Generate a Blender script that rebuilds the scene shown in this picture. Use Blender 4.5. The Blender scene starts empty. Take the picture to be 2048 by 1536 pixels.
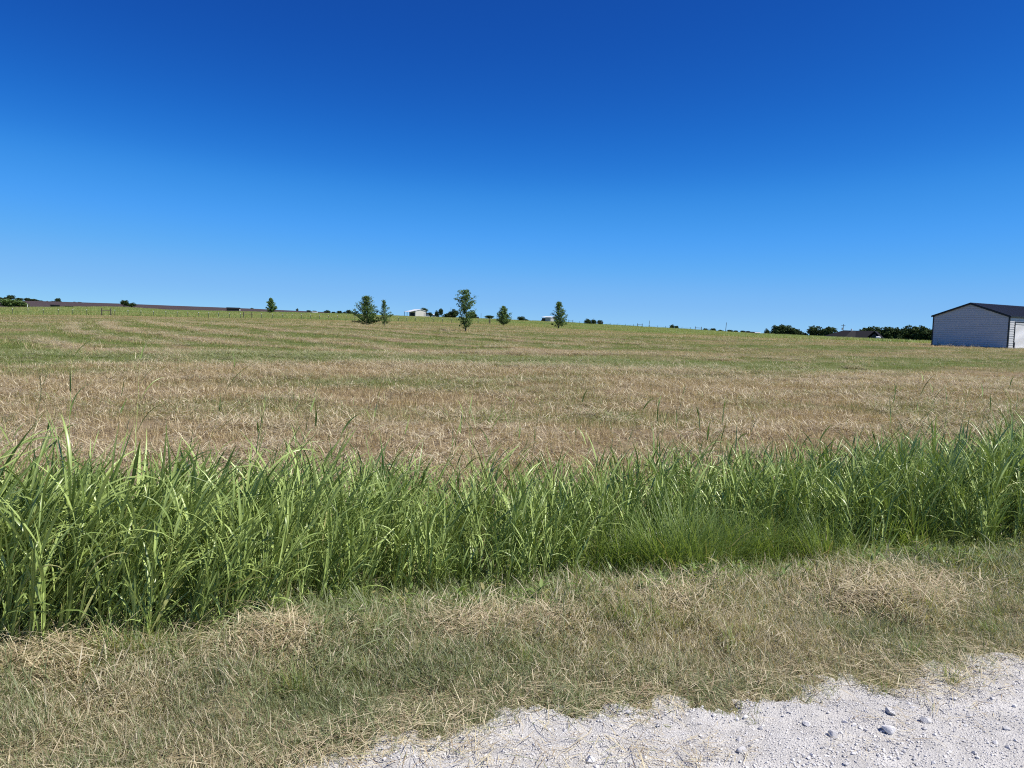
import bpy, math, random
import numpy as np
from mathutils import Vector, Matrix

random.seed(7)
RNG = np.random.default_rng(11)
scene = bpy.context.scene
COL = scene.collection
R_ = math.radians

# ------------------------------------------------------------------ camera
EYE = 1.6
F_PX, HOR_Y, ROLL = 1538.0, 652.0, R_(1.7)          # focal length in photo pixels, horizon row at the middle, roll
PITCH = math.atan((768 - HOR_Y) * math.cos(ROLL) / F_PX)
cam_d = bpy.data.cameras.new('camera')
cam = bpy.data.objects.new('camera', cam_d)
COL.objects.link(cam)
fwd = Vector((0, math.cos(PITCH), -math.sin(PITCH)))
up0 = Vector((0, math.sin(PITCH), math.cos(PITCH)))
rt0 = Vector((1, 0, 0))
rt = rt0 * math.cos(ROLL) + up0 * math.sin(ROLL)
up = up0 * math.cos(ROLL) - rt0 * math.sin(ROLL)
cam.matrix_world = Matrix(((rt.x, up.x, -fwd.x, 0), (rt.y, up.y, -fwd.y, 0), (rt.z, up.z, -fwd.z, EYE), (0, 0, 0, 1)))
cam_d.sensor_width = 36.0
cam_d.lens = 36.0 * F_PX / 2048.0
cam_d.clip_start = 0.05
cam_d.clip_end = 20000
scene.camera = cam

# ------------------------------------------------------------------ sky and sun
SUN_EL, SUN_AZ = R_(56), R_(106)                       # azimuth clockwise from +Y (the view direction)
world = bpy.data.worlds.new('World')
scene.world = world
world.use_nodes = True
wn, wl = world.node_tree.nodes, world.node_tree.links
wn.clear()
sky = wn.new('ShaderNodeTexSky')
sky.sky_type = 'NISHITA'
sky.sun_disc = False
sky.sun_elevation = SUN_EL
sky.sun_rotation = SUN_AZ
sky.altitude = 6000
sky.air_density = 1.0
sky.dust_density = 0.0
sky.ozone_density = 8.0
bg = wn.new('ShaderNodeBackground')
bg.inputs['Strength'].default_value = 0.10
wo = wn.new('ShaderNodeOutputWorld')
pre = wn.new('ShaderNodeVectorMath'); pre.operation = 'SCALE'; pre.inputs['Scale'].default_value = 0.115
crv = wn.new('ShaderNodeRGBCurve')                    # the camera's saturated rendering of a clear sky: one tone curve for the whole sky
SKY_TONE = ([(.02, .004), (.05, .0062), (.06, .0074), (.083, .016), (.108, .040), (.17, .098), (.23, .150), (.30, .185), (1, .40)],
            [(.04, .022), (.107, .061), (.129, .080), (.18, .150), (.235, .245), (.33, .335), (.446, .395), (.55, .43), (1, .65)],
            [(.10, .11), (.268, .325), (.318, .39), (.432, .555), (.54, .69), (.66, .765), (.812, .765), (1, .78)])
for ch, pts in enumerate(SKY_TONE):
    cu = crv.mapping.curves[ch]
    cu.points[0].location = (0, 0); cu.points[1].location = pts[-1]
    for p in pts[:-1]: cu.points.new(*p)
    for p in cu.points: p.handle_type = 'AUTO_CLAMPED'
crv.mapping.update()
post = wn.new('ShaderNodeVectorMath'); post.operation = 'SCALE'; post.inputs['Scale'].default_value = 1 / 0.10
wl.new(sky.outputs[0], pre.inputs[0]); wl.new(pre.outputs[0], crv.inputs['Color']); wl.new(crv.outputs[0], post.inputs[0])
wl.new(post.outputs[0], bg.inputs['Color'])
wl.new(bg.outputs[0], wo.inputs['Surface'])

sun_d = bpy.data.lights.new('sun', 'SUN')
sun_d.energy = 5.0
sun_d.angle = R_(0.53)
sun_d.color = (1.0, 0.95, 0.87)
sun = bpy.data.objects.new('sun', sun_d)
COL.objects.link(sun)
sdir = Vector((math.cos(SUN_EL) * math.sin(SUN_AZ), math.cos(SUN_EL) * math.cos(SUN_AZ), math.sin(SUN_EL)))
sun.rotation_euler = sdir.to_track_quat('Z', 'Y').to_euler()
sun.location = sdir * 60

vs = scene.view_settings
vs.view_transform = 'Standard'
vs.look = 'None'
vs.exposure = 0.25
vs.gamma = 1.0
vs.use_curve_mapping = False
scene.render.engine = 'CYCLES'
scene.cycles.max_bounces = 6
scene.cycles.diffuse_bounces = 3
scene.cycles.glossy_bounces = 2
scene.cycles.transmission_bounces = 4
scene.cycles.transparent_max_bounces = 4
scene.cycles.use_denoising = False
scene.cycles.filter_width = 1.1

# ------------------------------------------------------------------ measuring helpers
def ray(px, py):
    a = (px - 1024) / F_PX
    b = (768 - py) / F_PX
    c, s = math.cos(ROLL), math.sin(ROLL)
    x = a * c - b * s
    u = a * s + b * c
    return x, math.cos(PITCH) + u * math.sin(PITCH), -math.sin(PITCH) + u * math.cos(PITCH)

def bearing(px, py=650):
    x, y, z = ray(px, py)
    return math.atan2(x, y)

def slope(px, py):
    x, y, z = ray(px, py)
    return z / math.hypot(x, y)

RA = R_(18.0)                                         # the road runs 18 degrees off the picture plane
UX, UY = math.cos(RA), math.sin(RA)

def uv_of(x, y):
    return x * UX + y * UY, -x * UY + y * UX

def xy_of(u, v):
    return u * UX - v * UY, u * UY + v * UX

def _hash(ix, iy, seed):
    h = (ix.astype(np.int64) * 374761393 + iy.astype(np.int64) * 668265263 + seed * 974634777) & 0xFFFFFFFF
    h = ((h ^ (h >> 13)) * 1274126177) & 0xFFFFFFFF
    h = (h ^ (h >> 16)) & 0xFFFFFFFF
    return h / 4294967295.0

def vnoise(x, y, seed=0):
    x = np.asarray(x, float); y = np.asarray(y, float)
    ix = np.floor(x); iy = np.floor(y)
    fx = x - ix; fy = y - iy
    fx = fx * fx * (3 - 2 * fx); fy = fy * fy * (3 - 2 * fy)
    a = _hash(ix, iy, seed); b = _hash(ix + 1, iy, seed)
    c = _hash(ix, iy + 1, seed); d = _hash(ix + 1, iy + 1, seed)
    return (a * (1 - fx) + b * fx) * (1 - fy) + (c * (1 - fx) + d * fx) * fy

def fbm(x, y, seed=0, o=3):
    s = 0; a = 0.5; t = 0
    for k in range(o):
        s = s + a * vnoise(np.asarray(x) * 2 ** k, np.asarray(y) * 2 ** k, seed + k * 17)
        t += a; a *= 0.5
    return s / t

def sstep(a, b, x):
    t = np.clip((np.asarray(x, float) - a) / (b - a), 0, 1)
    return t * t * (3 - 2 * t)

# ------------------------------------------------------------------ terrain
# per bearing: mown field's far edge (row, range), skyline of the green pasture (row, range), height 78 m out, row of the far ridge
TAB = [(-100, 626, 205, 612.5, 430, .45, 597), (0, 628, 205, 613, 430, .45, 600.5), (80, 629, 206, 613, 430, .5, 602),
       (160, 629.5, 208, 612.5, 430, .55, 604.5), (240, 630.5, 210, 612.5, 430, .65, 607), (340, 633, 214, 619, 430, .75, 611),
       (440, 635, 222, 621, 430, .85, 614.7), (510, 636, 226, 622.5, 430, .9, 617.4), (560, 637, 228, 623.3, 430, .95, 620),
       (640, 638.5, 235, 625.2, 430, 1.0, 623.5), (720, 640.5, 242, 627.5, 430, 1.0, 630), (820, 642.5, 250, 631.5, 420, .95, 635),
       (930, 646, 255, 634, 420, .92, 638), (1030, 651, 255, 639, 400, .92, 643), (1100, 655, 250, 641.5, 400, .92, 646),
       (1250, 662, 240, 650, 380, .9, 655), (1400, 669, 220, 658.5, 360, .88, 663), (1500, 674, 200, 665, 320, .86, 667.5),
       (1600, 677, 170, 669, 270, .86, 670.5), (1730, 680.5, 140, 675.5, 220, .86, 675), (1850, 685, 115, 681, 180, .87, 678),
       (2048, 692, 112, 687, 170, .87, 684), (2200, 697, 112, 691.5, 170, .87, 689)]
K_AZ, K_R, K_Z = [], [], []
for (px, y1, r1, y2, r2, z78, y3) in TAB:
    z1 = EYE + r1 * slope(px, y1)
    z2 = EYE + r2 * slope(px, y2) - .55
    z1 -= .15
    z3 = EYE + 1500 * slope(px, y3)
    if px > 1450:
        zd = -0.9
        z3 = -0.9
        ks = [(0, 0), (9, 0.0), (78, z78), (r1, z1), (r2, z2), (r2 * 1.28, zd), (1500, z3), (9000, z3 - 2)]
    else:
        rm = 800
        zm = z2 + (z3 - z2) * (rm - r2) / (1500 - r2)
        ks = [(0, 0), (9, 0.0), (78, z78), (r1, z1), (r2, z2), (rm, zm), (1500, z3), (9000, z3 - 8)]
    K_AZ.append(bearing(px, y1))
    K_R.append([k[0] for k in ks]); K_Z.append([k[1] for k in ks])
K_AZ = np.array(K_AZ); K_R = np.array(K_R, float); K_Z = np.array(K_Z, float)

def ring(az, k):
    return np.interp(az, K_AZ, K_R[:, k])

V_PROF = np.array([-60, -8, -6.6, -5.2, -4.4, -3.7, 2.4, 2.8, 3.1, 3.4, 4.0, 4.7, 5.5, 6.4, 7.4, 9, 60])
Z_PROF = np.array([0, 0, -.25, -.3, -.05, -.05, -.05, -.012, 0.0, 0.0, -.06, -.22, -.36, -.28, -.03, 0, 0])

def zt(x, y):
    x = np.asarray(x, float); y = np.asarray(y, float)
    r = np.hypot(x, y); az = np.arctan2(x, y)
    far = np.zeros_like(r)
    done = np.zeros(r.shape, bool)
    Rk = [ring(az, k) for k in range(8)]
    Zk = [np.interp(az, K_AZ, K_Z[:, k]) for k in range(8)]
    for k in range(7):
        m = (r >= Rk[k]) & ((r < Rk[k + 1]) | (k == 6))
        t = np.clip((r - Rk[k]) / np.maximum(Rk[k + 1] - Rk[k], 1e-6), 0, 1.2)
        far = np.where(m, Zk[k] + (Zk[k + 1] - Zk[k]) * t, far)
    u, v = uv_of(x, y)
    z = far + np.interp(v, V_PROF, Z_PROF) * (1 - sstep(60, 120, r))
    verge = sstep(2.9, 3.3, v) * (1 - sstep(9, 12, v))
    z = z + verge * (0.13 * (fbm(x * 1.6, y * 1.6, 5) - 0.5) + 0.075 * (vnoise(x * 4.3, y * 4.3, 9) - 0.5))
    fld = sstep(8, 14, v) * (1 - sstep(150, 220, r))
    z = z + fld * (0.16 * (vnoise(x * .12, y * .3, 21) - .5) + 0.10 * (vnoise(u * .25, v * .8, 23) - .5))
    # windrow ridges left by the mower, curving at the left
    return z

def gp(px, py):
    az = bearing(px, py); sl = slope(px, py)
    r = np.geomspace(4, 400, 4000)
    z = zt(r * math.sin(az), r * math.cos(az))
    i = int(np.argmax(z >= EYE + r * sl))
    return float(r[i] * math.sin(az)), float(r[i] * math.cos(az))
FEATURES = [(*gp(px, py), su, sv, dd) for (px, py, su, sv, dd) in [
    (250, 716, 9, 2.2, -.55), (560, 712, 8, 1.6, -.45), (1050, 725, 7, 1.8, -.5), (1400, 729, 8, 1.6, -.45), (1620, 737, 8, 1.6, -.5), (720, 672, 14, 3, -.25),
    (640, 760, 4, 1.0, -.35), (1010, 775, 3, .9, -.45), (300, 790, 3, .8, -.3), (1750, 745, 8, 1.4, -.35),
    (870, 688, 8, .7, -.6), (500, 690, 8, .8, -.5), (430, 667, 9, 1.2, -.5), (960, 695, 6, .6, -.5), (300, 650, 10, 1.6, -.4), (250, 672, 8, 1.0, -.4),
    (860, 735, 4.5, 1.0, .55), (1100, 708, 5, 1.2, .55), (1380, 748, 3.5, .7, .5), (1220, 742, 4, .6, .55), (500, 757, 3, .6, .5), (160, 782, 4, .9, .4), (90, 662, 12, 4, .3),
    (1830, 790, 5, 1.4, .35), (1540, 690, 9, 1.5, .4), (620, 650, 12, 3, .3), (150, 735, 6, .8, .3)]]
TRACKS_PX = [[(185, 645), (178, 652), (190, 660), (215, 664), (260, 669), (330, 680), (420, 690), (520, 697), (640, 705)],
             [(262, 642), (300, 653), (370, 663), (440, 670), (560, 682), (700, 697), (760, 702)],
             [(330, 643), (400, 649), (480, 656), (600, 668), (700, 676), (860, 690), (1000, 698)],
             [(440, 644), (560, 650), (700, 658), (860, 672), (1010, 684), (1150, 693)],
             [(0, 680), (30, 689), (60, 698), (120, 706), (240, 717)], [(560, 647), (700, 653), (900, 666), (1100, 681), (1300, 693)],
             [(120, 648), (100, 657), (120, 668), (200, 682), (300, 694)]]
TRACKS = [[gp(*p) for p in tr] for tr in TRACKS_PX]
def track_dist(x, y):
    best = np.full(np.shape(x), 1e9); side = np.zeros(np.shape(x))
    for tr in TRACKS:
        for (ax, ay), (bx, by) in zip(tr, tr[1:]):
            dx, dy = bx - ax, by - ay; L = math.hypot(dx, dy)
            t = np.clip(((x - ax) * dx + (y - ay) * dy) / L ** 2, 0, 1)
            ex, ey = x - ax - dx * t, y - ay - dy * t
            d = np.hypot(ex, ey); m = d < best
            best = np.where(m, d, best); side = np.where(m, np.sign(dx * ey - dy * ex), side)
    return best, side
def features(x, y):
    f = 0; u, v = uv_of(x, y)
    td, ts_ = track_dist(x, y)
    f = f - .95 * np.exp(-(td / .7) ** 2) + .75 * np.exp(-((td - 1.7) / .9) ** 2) * (ts_ > 0)
    for (fx, fy, su, sv, dd) in FEATURES:
        u0, v0 = uv_of(fx, fy)
        f = f + dd * np.exp(-((u - u0) / su) ** 2 - ((v - v0 + .6 * np.sin(u * .35 + u0)) / sv) ** 2)
    return f

def dryness(x, y):
    u, v = uv_of(x, y)
    r = np.hypot(x, y)
    base = np.interp(v, [2, 7, 9, 15, 19, 24, 34, 48, 70, 110, 200], [.6, .7, .82, .86, .78, .55, .38, .38, .46, .50, .52])
    s = sstep(.36, .64, fbm(u * .035 + .02 * v, v * .22, 31, 3)) - .5
    p = fbm(u * .10, v * .22, 37, 3) - .5
    q = fbm(u * .5, v * .9, 39, 2) - .5
    return np.clip(base + (s * .40 + p * 1.1) * sstep(12, 26, v) + q * .9 + p * .9 * (1 - sstep(12, 26, v)) + (s * .3) * (1 - sstep(12, 26, v)) + features(x, y), 0.05, 1)

def at(px, r, py=650):
    az = bearing(px, py)
    x, y = r * math.sin(az), r * math.cos(az)
    return Vector((x, y, float(zt(x, y))))

def m_per_px(px, r):
    return r * math.cos(bearing(px)) / F_PX / math.cos(PITCH)

# ------------------------------------------------------------------ mesh helpers
def mesh_np(name, verts, quads=None, tris=None, mats=(), attrs=None, smooth=False, mat_idx=None):
    me = bpy.data.meshes.new(name)
    verts = np.asarray(verts, np.float32).reshape(-1, 3)
    me.vertices.add(len(verts))
    me.vertices.foreach_set('co', verts.ravel())
    parts, starts, n = [], [], 0
    for arr, k in ((quads, 4), (tris, 3)):
        if arr is not None and len(arr):
            arr = np.asarray(arr, np.int32).reshape(-1, k)
            parts.append(arr.ravel())
            starts.append(n + np.arange(len(arr), dtype=np.int32) * k)
            n += arr.size
    if parts:
        me.loops.add(n)
        me.loops.foreach_set('vertex_index', np.concatenate(parts))
        st = np.concatenate(starts)
        me.polygons.add(len(st))
        me.polygons.foreach_set('loop_start', st)
        if smooth:
            me.polygons.foreach_set('use_smooth', np.ones(len(st), bool))
        if mat_idx is not None:
            me.polygons.foreach_set('material_index', np.asarray(mat_idx, np.int32))
    for a, (typ, val) in (attrs or {}).items():
        at_ = me.attributes.new(a, typ, 'POINT')
        at_.data.foreach_set('vector' if typ == 'FLOAT_VECTOR' else 'value', np.asarray(val).ravel())
    me.update(calc_edges=True)
    me.validate()
    for m in mats:
        me.materials.append(m)
    return me

def link(name, me, parent=None, loc=None):
    o = bpy.data.objects.new(name, me)
    COL.objects.link(o)
    if parent is not None:
        o.parent = parent
    if loc is not None:
        o.location = loc
    return o

def tag(o, label=None, cat=None, group=None, kind=None):
    if label: o['label'] = label
    if cat: o['category'] = cat
    if group: o['group'] = group
    if kind: o['kind'] = kind
    return o

def empty(name, loc, rz=0.0):
    o = bpy.data.objects.new(name, None)
    o.empty_display_size = 0.2
    COL.objects.link(o)
    o.location = loc
    o.rotation_euler = (0, 0, rz)
    return o

class MB:
    """collects boxes, prisms and tubes into one mesh"""
    def __init__(self):
        self.v, self.f = [], []
    def poly(self, pts, faces):
        b = len(self.v)
        self.v += [tuple(p) for p in pts]
        self.f += [tuple(i + b for i in f) for f in faces]
        return self
    def hexa(self, a):
        return self.poly(a, [(0, 3, 2, 1), (4, 5, 6, 7), (0, 1, 5, 4), (1, 2, 6, 5), (2, 3, 7, 6), (3, 0, 4, 7)])
    def box(self, x0, x1, y0, y1, z0, z1):
        return self.hexa([(x0, y0, z0), (x1, y0, z0), (x1, y1, z0), (x0, y1, z0), (x0, y0, z1), (x1, y0, z1), (x1, y1, z1), (x0, y1, z1)])
    def prism(self, poly_xz, y0, y1):
        n = len(poly_xz)
        pts = [(x, y0, z) for x, z in poly_xz] + [(x, y1, z) for x, z in poly_xz]
        fs = [tuple(range(n)), tuple(range(2 * n - 1, n - 1, -1))]
        fs += [(i, i + n, (i + 1) % n + n, (i + 1) % n) for i in range(n)]
        return self.poly(pts, fs)
    def prism_yz(self, poly_yz, x0, x1):
        n = len(poly_yz)
        pts = [(x0, y, z) for y, z in poly_yz] + [(x1, y, z) for y, z in poly_yz]
        fs = [tuple(range(n)), tuple(range(2 * n - 1, n - 1, -1))]
        fs += [(i, i + n, (i + 1) % n + n, (i + 1) % n) for i in range(n)]
        return self.poly(pts, fs)
    def tube(self, pts, radii, n=6):
        pts = [Vector(p) for p in pts]
        b = len(self.v)
        for i, p in enumerate(pts):
            d = (pts[min(i + 1, len(pts) - 1)] - pts[max(i - 1, 0)]).normalized()
            a = d.orthogonal().normalized(); c = d.cross(a)
            for k in range(n):
                t = 2 * math.pi * k / n
                self.v.append(tuple(p + (a * math.cos(t) + c * math.sin(t)) * radii[i]))
        for i in range(len(pts) - 1):
            for k in range(n):
                k2 = (k + 1) % n
                self.f.append((b + i * n + k, b + i * n + k2, b + (i + 1) * n + k2, b + (i + 1) * n + k))
        self.f.append(tuple(b + k for k in range(n))[::-1])
        self.f.append(tuple(b + (len(pts) - 1) * n + k for k in range(n)))
        return self
    def mesh(self, name, mat):
        import bmesh
        me = bpy.data.meshes.new(name)
        me.from_pydata(self.v, [], self.f)
        bm = bmesh.new(); bm.from_mesh(me)
        bmesh.ops.recalc_face_normals(bm, faces=bm.faces)
        bm.to_mesh(me); bm.free()
        me.materials.append(mat)
        return me
    def build(self, name, mat, parent=None):
        return link(name, self.mesh(name, mat), parent)

# ------------------------------------------------------------------ materials
def new_mat(name):
    m = bpy.data.materials.new(name)
    m.use_nodes = True
    nt = m.node_tree
    return m, nt, nt.nodes, nt.links, nt.nodes['Principled BSDF']

def paint(name, col, rough=0.6, noise=0.12, scale=6.0, metal=0.0, bump=0.0, spec=0.4, bd=0.02):
    m, nt, N, L, P = new_mat(name)
    tc = N.new('ShaderNodeTexCoord')
    nz = N.new('ShaderNodeTexNoise'); nz.inputs['Scale'].default_value = scale; nz.inputs['Detail'].default_value = 5
    L.new(tc.outputs['Object'], nz.inputs['Vector'])
    mx = N.new('ShaderNodeMix'); mx.data_type = 'RGBA'
    mx.inputs[6].default_value = (*[c * (1 - noise) for c in col], 1)
    mx.inputs[7].default_value = (*[min(1, c * (1 + noise)) for c in col], 1)
    L.new(nz.outputs[0], mx.inputs[0])
    L.new(mx.outputs[2], P.inputs['Base Color'])
    P.inputs['Roughness'].default_value = rough
    P.inputs['Metallic'].default_value = metal
    P.inputs['Specular IOR Level'].default_value = spec
    if bump:
        b = N.new('ShaderNodeBump'); b.inputs['Strength'].default_value = bump; b.inputs['Distance'].default_value = bd
        L.new(nz.outputs[0], b.inputs['Height']); L.new(b.outputs[0], P.inputs['Normal'])
    return m

def blade_mat(name, gA, gB, sA, sB, inst=True, trans=0.3, rough=0.45, spec=0.35, rib=0.0, base_straw=0.0):
    """grass: each blade is green or straw by its own random value against the patch's dryness"""
    m, nt, N, L, P = new_mat(name)
    def attr(n, t):
        a = N.new('ShaderNodeAttribute'); a.attribute_name = n; a.attribute_type = t; return a.outputs['Fac']
    bv = attr('bv', 'GEOMETRY'); bt = attr('bt', 'GEOMETRY'); bc = attr('bc', 'GEOMETRY')
    dry = attr('dry', 'INSTANCER' if inst else 'GEOMETRY')
    oi = N.new('ShaderNodeObjectInfo')
    mu = N.new('ShaderNodeMath'); mu.operation = 'MULTIPLY_ADD'; mu.inputs[1].default_value = 7.13
    L.new(bv, mu.inputs[0]); L.new(oi.outputs['Random'], mu.inputs[2])
    fr = N.new('ShaderNodeMath'); fr.operation = 'FRACT'; L.new(mu.outputs[0], fr.inputs[0])
    def mix(a, b, f):
        x = N.new('ShaderNodeMix'); x.data_type = 'RGBA'
        for s, val in ((6, a), (7, b)):
            if isinstance(val, tuple): x.inputs[s].default_value = (*val, 1)
            else: L.new(val, x.inputs[s])
        if isinstance(f, float): x.inputs[0].default_value = f
        else: L.new(f, x.inputs[0])
        return x.outputs[2]
    g = mix(gA, gB, fr.outputs[0]); s = mix(sA, sB, fr.outputs[0])
    lt = N.new('ShaderNodeMath'); lt.operation = 'LESS_THAN'; L.new(bv, lt.inputs[0]); L.new(dry, lt.inputs[1])
    c = mix(g, s, lt.outputs[0])
    if base_straw:
        mr = N.new('ShaderNodeMapRange'); mr.inputs[1].default_value = 0.0; mr.inputs[2].default_value = 0.35
        mr.inputs[3].default_value = base_straw; mr.inputs[4].default_value = 0.0
        L.new(bt, mr.inputs[0]); c = mix(c, s, mr.outputs[0])
    if rib:
        mr = N.new('ShaderNodeMapRange'); mr.inputs[1].default_value = 0.0; mr.inputs[2].default_value = 0.4
        mr.inputs[3].default_value = rib; mr.inputs[4].default_value = 0.0
        L.new(bc, mr.inputs[0]); c = mix(c, (0.42, 0.5, 0.22), mr.outputs[0])
    L.new(c, P.inputs['Base Color'])
    P.inputs['Roughness'].default_value = rough
    P.inputs['Specular IOR Level'].default_value = spec
    tr = N.new('ShaderNodeBsdfTranslucent')
    tm = N.new('ShaderNodeMix'); tm.data_type = 'RGBA'; tm.blend_type = 'MULTIPLY'; tm.inputs[0].default_value = 1
    tm.inputs[7].default_value = (1.3, 1.25, .6, 1); L.new(c, tm.inputs[6]); L.new(tm.outputs[2], tr.inputs['Color'])
    ms = N.new('ShaderNodeMixShader'); ms.inputs[0].default_value = trans
    L.new(P.outputs[0], ms.inputs[1]); L.new(tr.outputs[0], ms.inputs[2])
    L.new(ms.outputs[0], N['Material Output'].inputs['Surface'])
    return m

def ground_mat(name, cA, cB, cG=None, sc=(8.0, 40.0), bump=0.5, use_dry=False, rows=None):
    m, nt, N, L, P = new_mat(name)
    tc = N.new('ShaderNodeTexCoord')
    n1 = N.new('ShaderNodeTexNoise'); n1.inputs['Scale'].default_value = sc[0]; n1.inputs['Detail'].default_value = 8
    n2 = N.new('ShaderNodeTexNoise'); n2.inputs['Scale'].default_value = sc[1]; n2.inputs['Detail'].default_value = 6
    L.new(tc.outputs['Object'], n1.inputs['Vector']); L.new(tc.outputs['Object'], n2.inputs['Vector'])
    ad = N.new('ShaderNodeMath'); ad.operation = 'ADD'; L.new(n1.outputs[0], ad.inputs[0]); L.new(n2.outputs[0], ad.inputs[1])
    mr = N.new('ShaderNodeMapRange'); mr.inputs[1].default_value = 0.7; mr.inputs[2].default_value = 1.3
    L.new(ad.outputs[0], mr.inputs[0])
    mx = N.new('ShaderNodeMix'); mx.data_type = 'RGBA'
    mx.inputs[6].default_value = (*cA, 1); mx.inputs[7].default_value = (*cB, 1)
    L.new(mr.outputs[0], mx.inputs[0])
    out = mx.outputs[2]
    if use_dry:
        a = N.new('ShaderNodeAttribute'); a.attribute_name = 'dry'
        m2 = N.new('ShaderNodeMix'); m2.data_type = 'RGBA'
        m2.inputs[6].default_value = (*cG, 1)
        L.new(out, m2.inputs[7]); L.new(a.outputs['Fac'], m2.inputs[0])
        out = m2.outputs[2]
    if rows:
        w = N.new('ShaderNodeTexWave'); w.inputs['Scale'].default_value = rows; w.inputs['Distortion'].default_value = 1.5
        w.inputs['Detail'].default_value = 2; w.bands_direction = 'Y'
        L.new(tc.outputs['Object'], w.inputs['Vector'])
        m3 = N.new('ShaderNodeMix'); m3.data_type = 'RGBA'; m3.blend_type = 'MULTIPLY'
        m3.inputs[7].default_value = (.8, .8, .8, 1)
        L.new(w.outputs['Fac'], m3.inputs[0]); L.new(out, m3.inputs[6]); out = m3.outputs[2]
    L.new(out, P.inputs['Base Color'])
    P.inputs['Roughness'].default_value = 0.95
    P.inputs['Specular IOR Level'].default_value = 0.15
    b = N.new('ShaderNodeBump'); b.inputs['Strength'].default_value = bump; b.inputs['Distance'].default_value = 0.03
    L.new(ad.outputs[0], b.inputs['Height']); L.new(b.outputs[0], P.inputs['Normal'])
    return m

STRAW_A, STRAW_B = (.58, .46, .28), (.30, .205, .12)
M_VERGE = ground_mat('verge_soil', (.13, .115, .065), (.27, .23, .14), sc=(7, 60))
M_MOWN = ground_mat('mown_soil', (.12, .088, .052), (.30, .235, .14), cG=(.12, .14, .04), sc=(1.5, 14), use_dry=True, bump=0.8)
M_PAST = ground_mat('pasture_soil', (.17, .22, .07), (.24, .27, .10), sc=(.08, .7))
M_PLOUGH = ground_mat('ploughed_soil', (.060, .043, .040), (.088, .062, .056), sc=(.02, .3), rows=.02)
M_FAR = ground_mat('far_grass_soil', (.07, .10, .035), (.12, .14, .06), sc=(.01, .1))
M_GRAVEL = ground_mat('crushed_limestone', (.42, .405, .38), (.66, .64, .605), sc=(7, 150), bump=.55)

M_SHORT = blade_mat('short_grass', (.155, .20, .08), (.32, .355, .19), (.66, .60, .43), (.37, .31, .20))
M_LITTER = blade_mat('straw_litter', (.24, .28, .11), (.36, .37, .18), (.76, .68, .46), (.33, .245, .15), trans=.15)
M_STUB = blade_mat('stubble', (.12, .185, .035), (.25, .30, .08), (.70, .585, .33), (.23, .15, .08), trans=.2)
M_TALL = blade_mat('tall_grass_leaf', (.115, .18, .03), (.46, .58, .17), (.52, .53, .20), (.38, .33, .15), rib=.55, trans=.10, rough=.36, spec=.5)
M_FINE = blade_mat('fine_grass_leaf', (.12, .20, .048), (.32, .42, .14), (.40, .40, .15), (.40, .34, .18), trans=.35, rough=.4, spec=.45)
M_PGRASS = blade_mat('pasture_grass', (.18, .26, .07), (.30, .38, .13), (.5, .45, .22), (.36, .28, .13), trans=.3)
M_LEAF = blade_mat('tree_leaf', (.065, .13, .037), (.185, .28, .09), (.22, .26, .08), (.15, .2, .06), inst=False, trans=.25, rough=.55, spec=.2)
M_DARKLEAF = blade_mat('far_leaf', (.034, .06, .024), (.078, .115, .042), (.06, .08, .03), (.05, .07, .03), inst=False, trans=.15, rough=.8, spec=.08)
M_BRUSH = blade_mat('brush_leaf', (.09, .16, .045), (.15, .23, .075), (.14, .18, .07), (.13, .16, .07), inst=False, trans=.2, rough=.6)
M_DEADBRUSH = blade_mat('dead_brush', (.14, .11, .07), (.2, .16, .11), (.2, .16, .11), (.14, .11, .08), inst=False, trans=.1, rough=.8)
M_BARK = paint('bark', (.14, .11, .085), .9, .3, 12, bump=.5)
M_STONE = paint('limestone', (.72, .70, .67), .9, .15, 5, bump=.3, spec=.2, bd=.0004)
M_STONE_GREY = paint('grey_limestone', (.52, .51, .50), .9, .25, 5, bump=.3, spec=.2, bd=.0004)
M_SIDING = paint('grey_white_siding', (.56, .56, .54), .4, .03, 2)
M_WHITE = paint('white_siding', (.80, .80, .79), .45, .03, 2)
M_BLACK = paint('black_trim', (.012, .012, .014), .4, .1, 3)
M_ROOF = paint('black_metal_roof', (.020, .022, .026), .38, .15, 3)
M_CONC = paint('concrete', (.42, .40, .37), .9, .15, 4)
M_SHINGLE = paint('dark_shingle', (.020, .020, .024), .95, .25, 8, spec=.08)
M_SHINGLE2 = paint('lighter_shingle', (.04, .039, .041), .95, .2, 8, spec=.08)
M_BATTEN = paint('grey_batten', (.05, .052, .06), .7, .1, 4)
M_CREAM = paint('cream_metal', (.66, .64, .56), .55, .06, 2)
M_WHITEROOF = paint('white_metal_roof', (.80, .80, .80), .4, .04, 2)
M_DARKWOOD = paint('dark_board', (.045, .04, .038), .8, .2, 4)
M_GREYMETAL = paint('weathered_sheet', (.38, .39, .40), .5, .15, 3)
M_POST = paint('steel_post', (.055, .07, .05), .6, .2, 8)
M_TIP = paint('white_tip', (.75, .75, .72), .5, .05, 8)
M_WOODPOST = paint('weathered_wood', (.10, .085, .07), .9, .3, 9)
M_POLE = paint('pole_wood', (.09, .07, .055), .9, .3, 4)
M_WIRE = paint('fence_wire', (.18, .18, .18), .5, .1, 5, metal=.6)

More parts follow.
